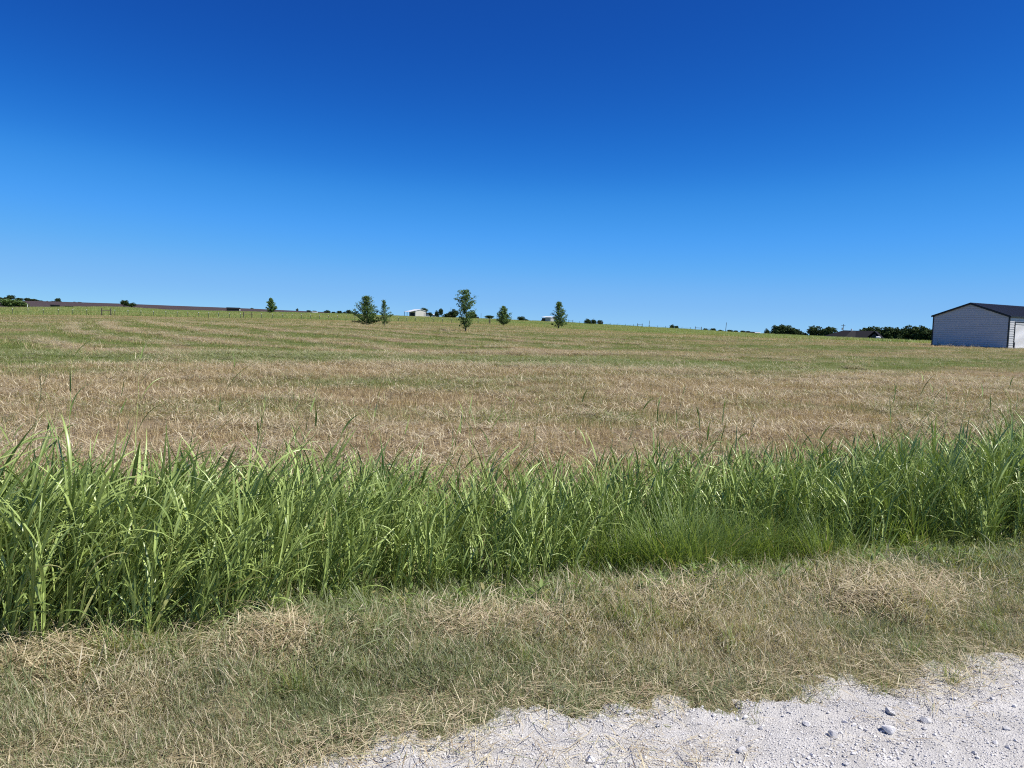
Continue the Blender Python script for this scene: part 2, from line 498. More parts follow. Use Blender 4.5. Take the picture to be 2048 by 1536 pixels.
# ------------------------------------------------------------------ ground sheets
def ground_zone(name, az, r_in, r_out, n, mat, dry=False, geo=True):
    t = np.linspace(0, 1, n + 1)[:, None]
    ri, ro = r_in(az)[None, :], r_out(az)[None, :]
    r = ri * (ro / ri) ** t if geo else ri + (ro - ri) * t
    x = r * np.sin(az)[None, :]; y = r * np.cos(az)[None, :]
    z = zt(x, y)
    na = len(az)
    i = (np.arange(n)[:, None] * na + np.arange(na - 1)[None, :]).ravel()
    q = np.stack([i, i + 1, i + na + 1, i + na], 1)[:, ::-1]
    at_ = {'dry': ('FLOAT', dryness(x, y))} if dry else None
    me = mesh_np(name, np.stack([x, y, z], -1), quads=q, mats=[mat], attrs=at_, smooth=True)
    return tag(link(name, me), kind='structure')

AZ_ALL = np.concatenate([np.radians(np.linspace(-180, -44, 35))[:-1], np.radians(np.linspace(-44, 44, 353)), np.radians(np.linspace(44, 180, 35))[1:]])
def r_field(az):
    dv = np.maximum(-np.sin(az) * UY + np.cos(az) * UX, 0.3)
    return 7.3 / dv
one = lambda v: (lambda az: np.full_like(az, v))
ground_zone('ground', AZ_ALL, one(.25), r_field, 110, M_VERGE)
ground_zone('mown_field', AZ_ALL, r_field, lambda a: ring(a, 3), 170, M_MOWN, dry=True)
ground_zone('pasture', AZ_ALL, lambda a: ring(a, 3), lambda a: ring(a, 4), 24, M_PAST)
A_PL = bearing(722)
az_l = AZ_ALL[(AZ_ALL > R_(-75)) & (AZ_ALL < A_PL)]
az_l = np.append(az_l, A_PL)
az_r = np.concatenate([[A_PL], AZ_ALL[AZ_ALL > A_PL]])
az_b = AZ_ALL[AZ_ALL < R_(-72)]
ground_zone('ploughed_field', az_l, lambda a: ring(a, 4), one(1510.), 40, M_PLOUGH)
ground_zone('ploughed_hill', az_l, one(1510.), one(9000.), 8, M_PLOUGH)
ground_zone('distant_plain', az_r, lambda a: ring(a, 4), one(9000.), 40, M_FAR)
ground_zone('plain_behind', az_b, lambda a: ring(a, 4), one(9000.), 12, M_FAR)

# the gravel road, its edge ragged where the grass creeps in
uu = np.concatenate([np.linspace(-400, -12, 60)[:-1], np.linspace(-12, 12, 700), np.linspace(12, 400, 60)[1:]])
tt = np.linspace(0, 1, 100)
EDGE = lambda u: 2.73 + .09 * (1 - sstep(.6, 1.4, u)) - .36 * (1 - sstep(-.05, .42, u)) + .34 * (fbm(u * 1.1, u * 0 + 3.3, 71, 3) - .5) + .26 * (vnoise(u * 3.7, u * 0, 73) - .5) + .14 * (vnoise(u * 9.1, u * 0, 74) - .5)
e = EDGE(uu)
V = -3.6 + (e[:, None] + .28 + 3.6) * (1 - (1 - tt[None, :]) ** 1.9)
X, Y = xy_of(uu[:, None], V)
def z_road(x, y):
    u, v = uv_of(x, y)
    d = v - EDGE(u)
    rag = .030 * (vnoise(x * 11, y * 11, 77) - .5) + .030 * (vnoise(x * 27, y * 27, 78) - .5)
    z = .018 + .02 * (fbm(x * 2, y * 2, 75) - .5) + .012 * (vnoise(x * 9, y * 9, 76) - .5)
    return z + rag * sstep(-.3, -.02, d) - .010 * sstep(-.3, 0, d) - .13 * np.maximum(d + .03, 0)
Z = z_road(X, Y) - .05 * sstep(-3.3, -3.6, V)
Z = Z + (zt(X, Y) - np.interp(V, V_PROF, Z_PROF)) * sstep(10, 20, np.abs(uu))[:, None]
n1, n2 = X.shape
i = (np.arange(n1 - 1)[:, None] * n2 + np.arange(n2 - 1)[None, :]).ravel()
tag(link('gravel_road', mesh_np('gravel_road', np.stack([X, Y, Z], -1), quads=np.stack([i, i + n2, i + n2 + 1, i + 1], 1), mats=[M_GRAVEL], smooth=True)), kind='structure')

# ------------------------------------------------------------------ grass blades
def blades(base, az, el, curl, length, width, segs=4, fold=0.0, taper=1.0, bv=None, twist=None):
    """N curved strips. el: start elevation, curl: how far it bends over by the tip. Returns verts (N,S,3,3), attributes."""
    n = len(az)
    t = np.linspace(0, 1, segs + 1)
    dz = (length / segs)[:, None]
    ang = el[:, None] - curl[:, None] * (t[None, :-1] + .5 / segs) ** 1.6
    hx = np.cumsum(np.cos(ang) * dz, 1); hz = np.cumsum(np.sin(ang) * dz, 1)
    hx = np.concatenate([np.zeros((n, 1)), hx], 1); hz = np.concatenate([np.zeros((n, 1)), hz], 1)
    ca, sa = np.cos(az)[:, None], np.sin(az)[:, None]
    P = np.stack([base[:, 0:1] + hx * ca, base[:, 1:2] + hx * sa, base[:, 2:3] + hz], -1)
    w = width[:, None] * .5 * np.clip(np.minimum(1.0, .45 + 2.2 * t), 0, 1)[None, :] * (1 - t[None, :] ** (1.5 / taper)) ** .8
    w = np.maximum(w, width[:, None] * .03)
    tw = (twist if twist is not None else np.zeros(n))[:, None] * t[None, :]
    ang2 = np.concatenate([ang, ang[:, -1:]], 1)
    side = np.stack([-sa * np.ones_like(w), ca * np.ones_like(w), np.zeros_like(w)], -1)
    nrm = np.stack([-np.sin(ang2) * ca, -np.sin(ang2) * sa, np.cos(ang2)], -1)
    sd = side * np.cos(tw)[..., None] + nrm * np.sin(tw)[..., None]
    nn = nrm * np.cos(tw)[..., None] - side * np.sin(tw)[..., None]
    if fold > 0:
        L = P - sd * w[..., None] + nn * (w * fold)[..., None]
        Rr = P + sd * w[..., None] + nn * (w * fold)[..., None]
        V = np.stack([L, P, Rr], 2); bc = np.array([1., 0, 1.])
    else:
        V = np.stack([P - sd * w[..., None], P + sd * w[..., None]], 2); bc = np.array([1., 1.])
    k = V.shape[2]
    bv = RNG.random(n) if bv is None else bv
    A = {'bv': np.broadcast_to(bv[:, None, None], V.shape[:3]), 'bt': np.broadcast_to(t[None, :, None], V.shape[:3]),
         'bc': np.broadcast_to(bc[None, None, :], V.shape[:3])}
    ii = np.arange(n)[:, None, None] * (segs + 1) * k + np.arange(segs)[None, :, None] * k + np.arange(k - 1)[None, None, :]
    q = np.stack([ii, ii + 1, ii + k + 1, ii + k], -1).reshape(-1, 4)
    return V.reshape(-1, 3), q, {a: b.reshape(-1) for a, b in A.items()}

def join_blades(*sets):
    vs_, qs, at_, n = [], [], {'bv': [], 'bt': [], 'bc': []}, 0
    for v, q, a in sets:
        vs_.append(v); qs.append(q + n); n += len(v)
        for k in at_: at_[k].append(a[k])
    return np.concatenate(vs_), np.concatenate(qs), {k: np.concatenate(v) for k, v in at_.items()}

U = lambda a, b, n: RNG.uniform(a, b, n)
def disc(n, r):
    a = U(0, 2 * math.pi, n); d = r * np.sqrt(U(0, 1, n))
    return np.stack([d * np.cos(a), d * np.sin(a), np.zeros(n)], 1)

def source(name, parts, mat, smooth=True):
    v, q, a = join_blades(*parts)
    me = mesh_np(name, v, quads=q, mats=[mat], attrs={k: ('FLOAT', x.astype(np.float32)) for k, x in a.items()}, smooth=smooth)
    return bpy.data.objects.new(name, me)               # never linked to the scene itself

def s_short():
    n = 120
    return source('grass_patch', [blades(disc(n, .15), U(0, 6.28, n), U(.2, 1.5, n), U(0, 1.4, n), U(.02, .10, n), U(.002, .0046, n), 3)], M_SHORT)
def s_dark():
    n = 40
    return source('grass_tuft', [blades(disc(n, .14), U(0, 6.28, n), U(.5, 1.5, n), U(.2, 1.2, n), U(.2, .6, n), U(.006, .013, n), 3)], M_STUB)
def s_litter():
    n = 44
    b = disc(n, .2); b[:, 2] = U(.004, .04, n)
    return source('straw_patch', [blades(b, RNG.normal(.35, .9, n) + np.where(RNG.random(n) < .5, 0, math.pi), U(-.12, .35, n), U(-.1, .6, n), .04 + .14 * RNG.random(n) ** 2.2, U(.002, .0045, n), 3)], M_LITTER)
def s_wide():
    n = 40
    b = disc(n, .3); b[:, 2] = U(.01, .07, n)
    return source('straw_patch', [blades(b, RNG.normal(.35, 1.0, n) + np.where(RNG.random(n) < .5, 0, math.pi), U(-.1, .5, n), U(-.1, .8, n), U(.06, .26, n), U(.006, .014, n), 3)], M_LITTER)
def s_tuft():
    n = 46
    b = disc(n, .11)
    return source('grass_tuft', [blades(b, U(0, 6.28, n), U(.5, 1.5, n), U(.2, 1.3, n), U(.25, .7, n), U(.007, .015, n), 4)], M_FINE)
def s_heap():
    n = 210
    b = disc(n, .26); d = np.hypot(b[:, 0], b[:, 1]); b[:, 2] = U(0, .16, n) * (1 - (d / .27) ** 2)
    return source('hay_patch', [blades(b, RNG.normal(.3, 1.0, n) + np.where(RNG.random(n) < .5, 0, math.pi), U(-.2, .5, n), U(0, .9, n), U(.06, .28, n), U(.003, .007, n), 4)], M_LITTER)
def s_stub():
    n = 70
    return source('stubble_patch', [blades(disc(n, .2), U(0, 6.28, n), U(.35, 1.5, n), U(0, .8, n), U(.03, .12, n), U(.0025, .0055, n), 2)], M_STUB)
def s_stalk():
    n = random.randint(4, 9)
    return source('stalk_tuft', [blades(disc(n, .07), RNG.normal(.2, .8, n), U(.7, 1.5, n), U(0, .9, n), U(.2, .62, n), U(.005, .012, n), 4)], M_STUB)
def s_tall(tallest=False, swept=False):
    H = random.uniform(.74, .98) * (1.3 if tallest else 1)
    lean = random.uniform(.0, .22)
    nl = 5 if tallest else random.randint(13, 18)
    # stem
    st = blades(np.zeros((1, 3)), np.array([0.]), np.array([math.pi / 2 - lean * .4]), np.array([lean]), np.array([H]), np.array([.006 if tallest else .010]), 6, fold=.9, bv=np.array([.03 if random.random() < .5 else .6]))
    hs = np.linspace(.06 if not tallest else .3, .93, nl) + U(-.03, .03, nl)
    base = np.stack([np.sin(lean * .7) * hs * H * hs, np.zeros(nl), hs * H * .985], 1)
    az0 = random.uniform(0, 6.28)
    az = az0 + np.arange(nl) * math.pi + RNG.normal(0, .55, nl)
    if swept: az = RNG.normal(0, .75, nl) + np.where(RNG.random(nl) < .12, math.pi, 0)
    ln = U(.22, .54, nl) * (.75 + .5 * np.sin(np.clip(hs, 0, 1) * math.pi))
    parts = [st, blades(base, az, U(1.05, 1.48, nl), .15 + 1.7 * RNG.random(nl) ** 1.7, ln * (.6 if tallest else 1), (.009 + .019 * RNG.random(nl) ** 1.3) * (.65 if tallest else 1), 6, fold=.3, twist=RNG.normal(0, 1.3, nl),
                        bv=np.clip(RNG.random(nl) * .9 + .1 * hs, 0, 1))]
    if tallest:                                          # a loose seed head
        k = 9
        b = np.stack([np.sin(lean * .9) * H * np.ones(k), np.zeros(k), H * np.linspace(.86, .99, k)], 1)
        parts.append(blades(b, U(0, 6.28, k), U(.8, 1.4, k), U(0, .5, k), U(.04, .10, k), U(.003, .006, k), 2, bv=np.full(k, .02)))
    return source('johnson_plant', parts, M_TALL, smooth=False)
def s_tuss():
    n = 150
    b = disc(n, .13)
    az = np.arctan2(b[:, 1], b[:, 0]) + RNG.normal(0, .5, n)
    return source('fine_tussock', [blades(b, az, U(.95, 1.55, n), U(.2, 1.5, n), U(.3, .72, n), U(.005, .0105, n), 5)], M_FINE)
def s_weed():
    n = 26
    b = disc(n, .10); b[:, 2] = U(.0, .22, n)
    return source('weed_plant', [blades(b, U(0, 6.28, n), U(.1, 1.0, n), U(0, 1.0, n), U(.05, .12, n), U(.014, .03, n), 4, fold=.2),
                                 blades(disc(40, .12), U(0, 6.28, 40), U(.8, 1.5, 40), U(.1, 1.2, 40), U(.1, .3, 40), U(.004, .009, 40), 4)], M_FINE)
def s_past():
    n = 150
    return source('pasture_patch', [blades(disc(n, 1.0), U(0, 6.28, n), U(.9, 1.5, n), U(0, 1.0, n), U(.2, .62, n), U(.02, .05, n), 3)], M_PGRASS)

def scatter(name, label, cat, x, y, srcs, dry_, scale=1.0, zscale=None, tilt=0.0, tilt_az=None, yaw=None, dz=0.0, zfun=None, idx=None):
    n = len(x)
    idx = RNG.integers(0, len(srcs), n) if idx is None else idx
    z = (zfun or zt)(x, y) + dz
    yaw = U(0, 2 * math.pi, n) if yaw is None else yaw
    rot = np.zeros((n, 3), np.float32)
    rot[:, 2] = yaw
    if tilt_az is not None:                              # lean the whole plant about a horizontal axis
        t = np.broadcast_to(tilt, (n,)); a = np.broadcast_to(tilt_az, (n,)) - yaw
        rot[:, 0] = -np.sin(a) * t; rot[:, 1] = np.cos(a) * t
        # Euler XYZ: x and y turns come first in local axes, then the yaw
    s = np.broadcast_to(np.asarray(scale, float), (n,))
    sz = s if zscale is None else np.broadcast_to(np.asarray(zscale, float), (n,))
    me = mesh_np(name, np.stack([x, y, z], 1), attrs={'rot': ('FLOAT_VECTOR', rot), 'scl': ('FLOAT_VECTOR', np.stack([s, s, sz], 1).astype(np.float32)),
                                                     'idx': ('INT', np.asarray(idx).astype(np.int32)), 'dry': ('FLOAT', np.asarray(np.broadcast_to(dry_, (n,)), np.float32))})
    o = tag(link(name, me), label, cat, kind='stuff')
    coll = bpy.data.collections.new(name + '_sources')
    for s_ in srcs: coll.objects.link(s_)
    ng = bpy.data.node_groups.new(name + '_scatter', 'GeometryNodeTree')
    ng.interface.new_socket('Geometry', in_out='INPUT', socket_type='NodeSocketGeometry')
    ng.interface.new_socket('Geometry', in_out='OUTPUT', socket_type='NodeSocketGeometry')
    N, L = ng.nodes, ng.links
    gi, go = N.new('NodeGroupInput'), N.new('NodeGroupOutput')
    ci = N.new('GeometryNodeCollectionInfo'); ci.inputs['Collection'].default_value = coll
    ci.inputs['Separate Children'].default_value = True; ci.inputs['Reset Children'].default_value = True
    ip = N.new('GeometryNodeInstanceOnPoints'); ip.inputs['Pick Instance'].default_value = True
    def na(nm, t):
        a = N.new('GeometryNodeInputNamedAttribute'); a.data_type = t; a.inputs['Name'].default_value = nm; return a.outputs['Attribute']
    er = N.new('FunctionNodeEulerToRotation')
    L.new(na('rot', 'FLOAT_VECTOR'), er.inputs[0])
    L.new(gi.outputs[0], ip.inputs['Points']); L.new(ci.outputs[0], ip.inputs['Instance'])
    L.new(na('idx', 'INT'), ip.inputs['Instance Index']); L.new(er.outputs[0], ip.inputs['Rotation']); L.new(na('scl', 'FLOAT_VECTOR'), ip.inputs['Scale'])
    L.new(ip.outputs[0], go.inputs[0])
    md = o.modifiers.new('scatter', 'NODES'); md.node_group = ng
    return o

SHORT = [s_short() for _ in range(8)]
LITTER = [s_litter() for _ in range(8)]
HEAP = [s_heap() for _ in range(5)]
STUB = [s_stub() for _ in range(8)]
STALK = [s_stalk() for _ in range(8)]
TALL = [s_tall() for _ in range(26)] + [s_tall(swept=True) for _ in range(22)]
TALLEST = [s_tall(True) for _ in range(8)]
WIDE = [s_wide() for _ in range(7)]
TUFT = [s_tuft() for _ in range(7)]
TUSS = [s_tuss() for _ in range(5)]
WEED = [s_weed() for _ in range(6)]
PAST = [s_past() for _ in range(6)]
def cop(srcs):
    return [bpy.data.objects.new(s.name, s.data) for s in srcs]

def uv_rand(n, u0, u1, v0, v1):
    u = U(u0, u1, n); v = U(v0, v1, n)
    return u, v

def sector(n, az0, az1, r0, r1):
    a = U(az0, az1, n); r = np.sqrt(U(0, 1, n) * (r1 ** 2 - r0 ** 2) + r0 ** 2)
    return r * np.sin(a), r * np.cos(a)

# 1. verge of short dusty grass between the road and the tall grass
u, v = uv_rand(8600, -5, 8.5, 2.45, 4.6)
k = RNG.random(len(u)) < sstep(-.10, .14, v - EDGE(u) - .03) * (.55 + .45 * sstep(.40, .55, fbm(u * 2.2, v * 2.2, 54))) + sstep(3.1, 3.3, v)
u, v = u[k], v[k]; x, y = xy_of(u, v)
d = np.clip(.39 + 1.6 * (fbm(x * 1.3, y * 1.3, 51) - .5) - .25 * sstep(3.9, 4.4, v), .1, .95)
scatter('verge_grass', 'short dusty mown grass on the verge beside the gravel road', 'grass', x, y, SHORT, d, U(.7, 1.25, len(x)) * (.8 + 1.0 * sstep(3.0, 4.2, v)), tilt=RNG.normal(0, .25, len(x)), tilt_az=0)
# straw on the verge and along the gravel edge
u, v = uv_rand(300, -5, 8.5, 3.05, 4.5)
k = RNG.random(len(u)) < (.12 + .88 * sstep(.48, .66, fbm(u * 1.2, v * 2.0, 53)))
ue = U(-4, 7, 240); ve = EDGE(ue) + .17 + RNG.normal(.0, .08, 240)
for _ in range(8):                                       # tongues of straw reaching over the gravel
    u0 = random.uniform(-1.2, 6.5); w0 = random.choice([-.05, -.1, -.14, -.2, -.36]); q = random.randint(3, 6)
    ue = np.concatenate([ue, u0 + RNG.normal(0, .16, q)]); ve = np.concatenate([ve, EDGE(np.full(q, u0)) + w0 + RNG.normal(0, .045, q)])
u = np.concatenate([u[k], ue]); v = np.concatenate([v[k], ve]); x, y = xy_of(u, v)
scatter('cut_straw', 'pale cut straw strewn over the verge and the gravel edge', 'straw', x, y, LITTER, U(.8, 1, len(x)), U(.7, 1.2, len(x)), zscale=U(.5, 1.0, len(x)), dz=.008, zfun=lambda a, b: np.maximum(zt(a, b), z_road(a, b)))
# loose straws on the gravel itself
u, v = uv_rand(40, -1, 6, 1.6, 2.7); x, y = xy_of(u, v)
scatter('loose_straws', 'few single straws lying on the white gravel', 'straw', x, y, [s_litter() for _ in range(3)], 1.0, U(.5, .9, 40), zscale=U(.3, .6, 40), dz=.006, zfun=z_road)

# 2. heaps of cut hay
def gpt(px, py, h=0.0):
    X, Y, Z = ray(px, py); t = (h - EYE) / Z
    return X * t, Y * t
hx, hy, hs = [], [], []
for (px, py, w, n) in [(q[0], q[1], q[2], int(q[3] * 1.6)) for q in [(1700, 1185, .9, 17), (1640, 1225, .6, 8), (1810, 1235, .6, 8), (1480, 1190, .3, 5), (560, 1305, .4, 12), (480, 1330, .3, 6), (150, 1350, .45, 12), (60, 1370, .3, 6), (940, 1280, .3, 9), (1060, 1270, .3, 8), (1290, 1235, .3, 5), (370, 1340, .3, 5), (800, 1235, .2, 3), (330, 1265, .3, 4)]]:
    cx, cy = gpt(px, py, -.05)
    for _ in range(n):
        a, b = random.gauss(0, w * .5), random.gauss(0, w * .16)
        hx.append(cx + a * UX - b * UY); hy.append(cy + a * UY + b * UX); hs.append(random.uniform(.55, 1.0))
hx, hy, hs = map(np.array, (hx, hy, hs))
scatter('hay_heaps', 'tangled heaps of dry cut hay lying on the verge', 'hay', hx, hy, HEAP, .95, hs, zscale=hs * U(.6, 1.3, len(hs)), dz=.01)

# 3. the tall grass in the ditch
def canopy(px):
    return np.interp(px, [0, 250, 520, 720, 900, 1150, 1400, 1650, 1850, 2048], [1.0, 1.0, .95, .84, .82, .81, .82, .85, .92, 1.02])
n = 4600
u, v = uv_rand(n, -6, 10.5, 3.95, 6.9)
v = 3.95 + (v - 3.95) * (.62 + .38 * RNG.random(n))
x, y = xy_of(u, v)
px = 1024 + F_PX * x / y
front = 4.45 - .42 * (1 - sstep(450, 800, px)) + .3 * (fbm(u * 1.1, u * 0, 61) - .5)
tus_zone = sstep(1120, 1230, px) * (1 - .6 * sstep(1650, 1750, px)) * (1 - sstep(1900, 2020, px))
k = (v > front + .62 * tus_zone) & (RNG.random(n) < np.interp(v, [4.4, 5.9, 6.9], [1, .9, .25]))
x, y, px, v, u, front = x[k], y[k], px[k], v[k], u[k], front[k]
n = len(x)
s = canopy(px) * (1 + .16 * (fbm(u * 1.3, v * 1.3, 63) - .5)) * U(.72, 1.08, n) * np.interp(v - front, [0, .35, 1.7, 2.4], [.72, 1, 1, .7])
sw = RNG.random(n) < np.interp(px, [0, 450, 800, 1300, 2048], [.55, .45, .15, .08, .15])
wind = np.interp(px, [0, 500, 900, 1400, 2048], [.26, .20, .08, .05, -.12]) + RNG.normal(0, .10, n)
scatter('tall_grass', 'dense tall green grass with long arching leaves growing in the roadside ditch', 'grass', x, y, TALL, U(.0, .10, n), s, tilt=wind, tilt_az=RNG.normal(0, .5, n),
        yaw=np.where(sw, RNG.normal(0, .35, n), U(0, 6.28, n)), idx=np.where(sw, RNG.integers(26, 48, n), RNG.integers(0, 26, n)))
n = 170
u, v = uv_rand(n, -6, 10.5, 4.8, 7.6); x, y = xy_of(u, v)
px = 1024 + F_PX * x / y
scatter('seeding_grass', 'sparse thin seeding stalks rising above the tall roadside grass', 'grass', x, y, TALLEST, .08, canopy(px) * U(.85, 1.2, n), tilt=RNG.normal(.12, .14, n), tilt_az=RNG.normal(0, .5, n))
# finer tussocks in front of it
tx, ty, ts = [], [], []
for (p0, p1, y0, y1, n) in [(1190, 1460, 1130, 1165, 26), (1460, 1700, 1100, 1140, 19), (1700, 1900, 1070, 1115, 12), (1230, 1420, 1095, 1130, 9), (-60, 110, 1215, 1270, 8), (590, 690, 1160, 1200, 4), (860, 960, 1150, 1180, 3)]:
    for _ in range(n):
        a, b = gpt(random.uniform(p0, p1), random.uniform(y0, y1), -.16)
        tx.append(a); ty.append(b); ts.append(random.uniform(.6, 1.15) * (1 if p0 > 1000 else .8))
tx, ty, ts = map(np.array, (tx, ty, ts))
scatter('tussock_grass', 'fine bladed bright green tussocks in front of the tall grass', 'grass', tx, ty, TUSS, .03, ts, tilt=RNG.normal(-.05, .12, len(tx)), tilt_az=RNG.normal(0, .4, len(tx)))
# low weeds at its foot
u, v = uv_rand(330, -5, 9, 4.05, 4.95); x, y = xy_of(u, v)
scatter('low_weeds', 'low leafy green weeds along the foot of the tall grass', 'weeds', x, y, WEED, .12, U(.4, 1.0, 330))
u, v = uv_rand(520, -5, 9, 3.9, 4.7); x, y = xy_of(u, v)
scatter('foot_grass', 'short fresh green grass along the foot of the tall grass', 'grass', x, y, TUFT, U(.0, .35, 520), U(.22, .5, 520) * np.interp(v, [3.9, 4.4], [.6, 1.1]), tilt=RNG.normal(0, .2, 520), tilt_az=0)
tx, ty, ts = [], [], []
for (px, py, n, w, sc) in [(270, 1330, 16, .22, .42), (1020, 1255, 8, .18, .34), (1250, 1255, 12, .25, .36), (700, 1290, 6, .2, .3), (1340, 1230, 8, .3, .34), (1860, 1225, 6, .3, .3)] + [(random.uniform(-50, 2050), random.uniform(1230, 1400), 2, .06, random.uniform(.18, .32)) for _ in range(34)]:
    cx, cy = gpt(px, py, -.03)
    for _ in range(n):
        tx.append(cx + random.gauss(0, w * .5)); ty.append(cy + random.gauss(0, w * .3)); ts.append(sc * random.uniform(.7, 1.15))
tx, ty, ts = map(np.array, (tx, ty, ts))
scatter('verge_tufts', 'green grass tufts the mower left standing on the verge', 'grass', tx, ty, cop(TUFT), U(.1, .6, len(tx)), ts, tilt=RNG.normal(0, .15, len(tx)), tilt_az=0)

# 4. the mown field
A0, A1 = R_(-40), R_(42)
x, y = sector(6400, A0, A1, 6.0, 24); u, v = uv_of(x, y); k = v > 6.1 + .5 * RNG.random(len(x)); x, y = x[k], y[k]
scatter('near_stubble', 'brown cut stubble in the near part of the mown field', 'stubble', x, y, STUB, dryness(x, y), U(1.0, 1.8, len(x)), zscale=U(.5, 2.2, len(x)))
x, y = sector(5600, A0, A1, 6.6, 32); u, v = uv_of(x, y); k = (v > 6.7) & (RNG.random(len(x)) < .35 + .65 * sstep(.4, .6, fbm(u * .5, v * .9, 55))); x, y = x[k], y[k]
scatter('field_straw', 'loose pale straw lying over the near mown field', 'straw', x, y, WIDE, np.clip(dryness(x, y), 0, 1), U(.7, 1.4, len(x)), zscale=U(.8, 1.8, len(x)), dz=.02)
x, y = sector(15000, A0, A1, 22, 80)
scatter('middle_stubble', 'streaky green and tan stubble across the middle of the mown field', 'stubble', x, y, cop(STUB), dryness(x, y), U(1.8, 3.4, len(x)), zscale=U(.7, 1.4, len(x)))
x, y = sector(1700, A0, A1, 22, 90); u, v = uv_of(x, y)
w = sstep(.5, .66, fbm(u * .05, v * .35, 57)); k = RNG.random(len(x)) < w; x, y = x[k], y[k]
wx, wy = [], []
for (fx, fy, su, sv, dd) in FEATURES:
    if dd > .45:
        for _ in range(int(26 * su * sv / 3)):
            a, b = random.gauss(0, su * .55), random.gauss(0, sv * .45)
            wx.append(fx + a * UX - b * UY); wy.append(fy + a * UY + b * UX)
lx, ly = [], []
for tr in TRACKS:                                        # ridges of raked hay and dark missed grass beside each mower track
    for (ax, ay), (bx, by) in zip(tr, tr[1:]):
        L = math.hypot(bx - ax, by - ay); nx, ny = -(by - ay) / L, (bx - ax) / L
        for _ in range(int(L * 2.0)):
            t = random.random(); o = 1.3 + random.gauss(0, .35)
            wx.append(ax + (bx - ax) * t + nx * o); wy.append(ay + (by - ay) * t + ny * o)
        for _ in range(int(L * 2.2)):
            t = random.random(); o = random.gauss(0, .25)
            lx.append(ax + (bx - ax) * t + nx * o); ly.append(ay + (by - ay) * t + ny * o)
wx, wy = np.array(wx), np.array(wy); lx, ly = np.array(lx), np.array(ly)
scatter('track_grass', 'dark green lines of grass left between the mower tracks', 'grass', lx, ly, [s_dark() for _ in range(6)], U(.25, .6, len(lx)), U(.6, 1.3, len(lx)), zscale=U(.35, .8, len(lx)))
bx_, by_ = sector(900, A0, A1, 8.5, 30); bu, bv_ = uv_of(bx_, by_); k = (RNG.random(900) < sstep(.46, .62, fbm(bu * .35, bv_ * .8, 58))) & (bv_ > 8)
wx, wy = np.concatenate([wx, bx_[k]]), np.concatenate([wy, by_[k]])
scatter('windrows', 'low rows of raked dry hay across the mown field', 'hay', np.concatenate([x, wx]), np.concatenate([y, wy]), cop(HEAP), .88, np.concatenate([U(1.0, 2.2, len(x) + len(wx) - k.sum()), U(.6, 1.2, k.sum())]), zscale=np.concatenate([U(.8, 2.2, len(x) + len(wx) - k.sum()), U(.4, .9, k.sum())]))
x, y = sector(19000, A0, A1, 75, 262); k = np.hypot(x, y) < ring(np.arctan2(x, y), 3) - 1; x, y = x[k], y[k]
scatter('far_stubble', 'pale yellow stubble at the far end of the mown field', 'stubble', x, y, cop(STUB), np.clip(dryness(x, y) + .05, 0, 1), U(5, 9, len(x)), zscale=U(1.0, 2.2, len(x)))
x, y = sector(2600, A0, A1, 11, 130); u, v = uv_of(x, y)
k = (RNG.random(len(x)) < .25 + .75 * sstep(.5, .65, fbm(u * .06, v * .3, 59))) & (v > 9); x, y = x[k], y[k]
scatter('missed_stalks', 'scattered dark stalks the mower missed in the field', 'grass', x, y, STALK, U(.2, .8, len(x)), U(.5, 1.2, len(x)), tilt=RNG.normal(.25, .2, len(x)), tilt_az=RNG.normal(0, .4, len(x)))
# 5. the pasture
x, y = sector(20000, A0, A1, 108, 470)
r = np.hypot(x, y); a = np.arctan2(x, y); k = (r > ring(a, 3) + .5) & (r < ring(a, 4) * 1.02); x, y = x[k], y[k]
scatter('pasture_grass', 'tall uncut green grass in the pasture beyond the fence', 'grass', x, y, PAST, np.clip(.22 + .9 * (fbm(x * .02, y * .05, 65) - .5), .03, .6), U(1.3, 2.2, len(x)), zscale=U(.7, 1.3, len(x)))

# 6. gravel
def rock_mesh(name, mat, seed, sub=2, flat=.7):
    import bmesh
    rr = random.Random(seed)
    bm = bmesh.new(); bmesh.ops.create_icosphere(bm, subdivisions=sub, radius=.5)
    pl = [(Vector((rr.gauss(0, 1), rr.gauss(0, 1), rr.gauss(0, 1))).normalized(), rr.uniform(.20, .42)) for _ in range(13)]
    for vt in bm.verts:
        for nrm, dd in pl:
            h = vt.co.dot(nrm)
            if h > dd: vt.co -= nrm * (h - dd) * .98
        vt.co += Vector((rr.gauss(0, .006), rr.gauss(0, .006), rr.gauss(0, .006)))
        vt.co.z *= flat
    me = bpy.data.meshes.new(name); bm.to_mesh(me); bm.free(); me.materials.append(mat)
    return me
PEB = [bpy.data.objects.new('pebble', rock_mesh('pebble', M_STONE, 100 + i, 1)) for i in range(6)] + [bpy.data.objects.new('pebble', rock_mesh('pebble', M_STONE_GREY, 200 + i, 1)) for i in range(2)]
n = 64000
u, v = uv_rand(n, -2.2, 6.5, 1.5, 2.95)
k = v < EDGE(u) + .10 * RNG.random(n) ** 2; u, v = u[k], v[k]; x, y = xy_of(u, v)
pt = sstep(.47, .66, fbm(u * 1.1, v * 4.0, 81))
sz = .005 + (.008 + .010 * pt) * RNG.random(len(x)) ** 2.4 + .022 * (RNG.random(len(x)) < .010 + .05 * pt) * RNG.random(len(x)) ** 1.5
scatter('gravel', 'loose crushed white gravel on the road', 'gravel', x, y, PEB, 0, sz, dz=.002, zfun=lambda a, b: np.maximum(z_road(a, b), zt(a, b)))

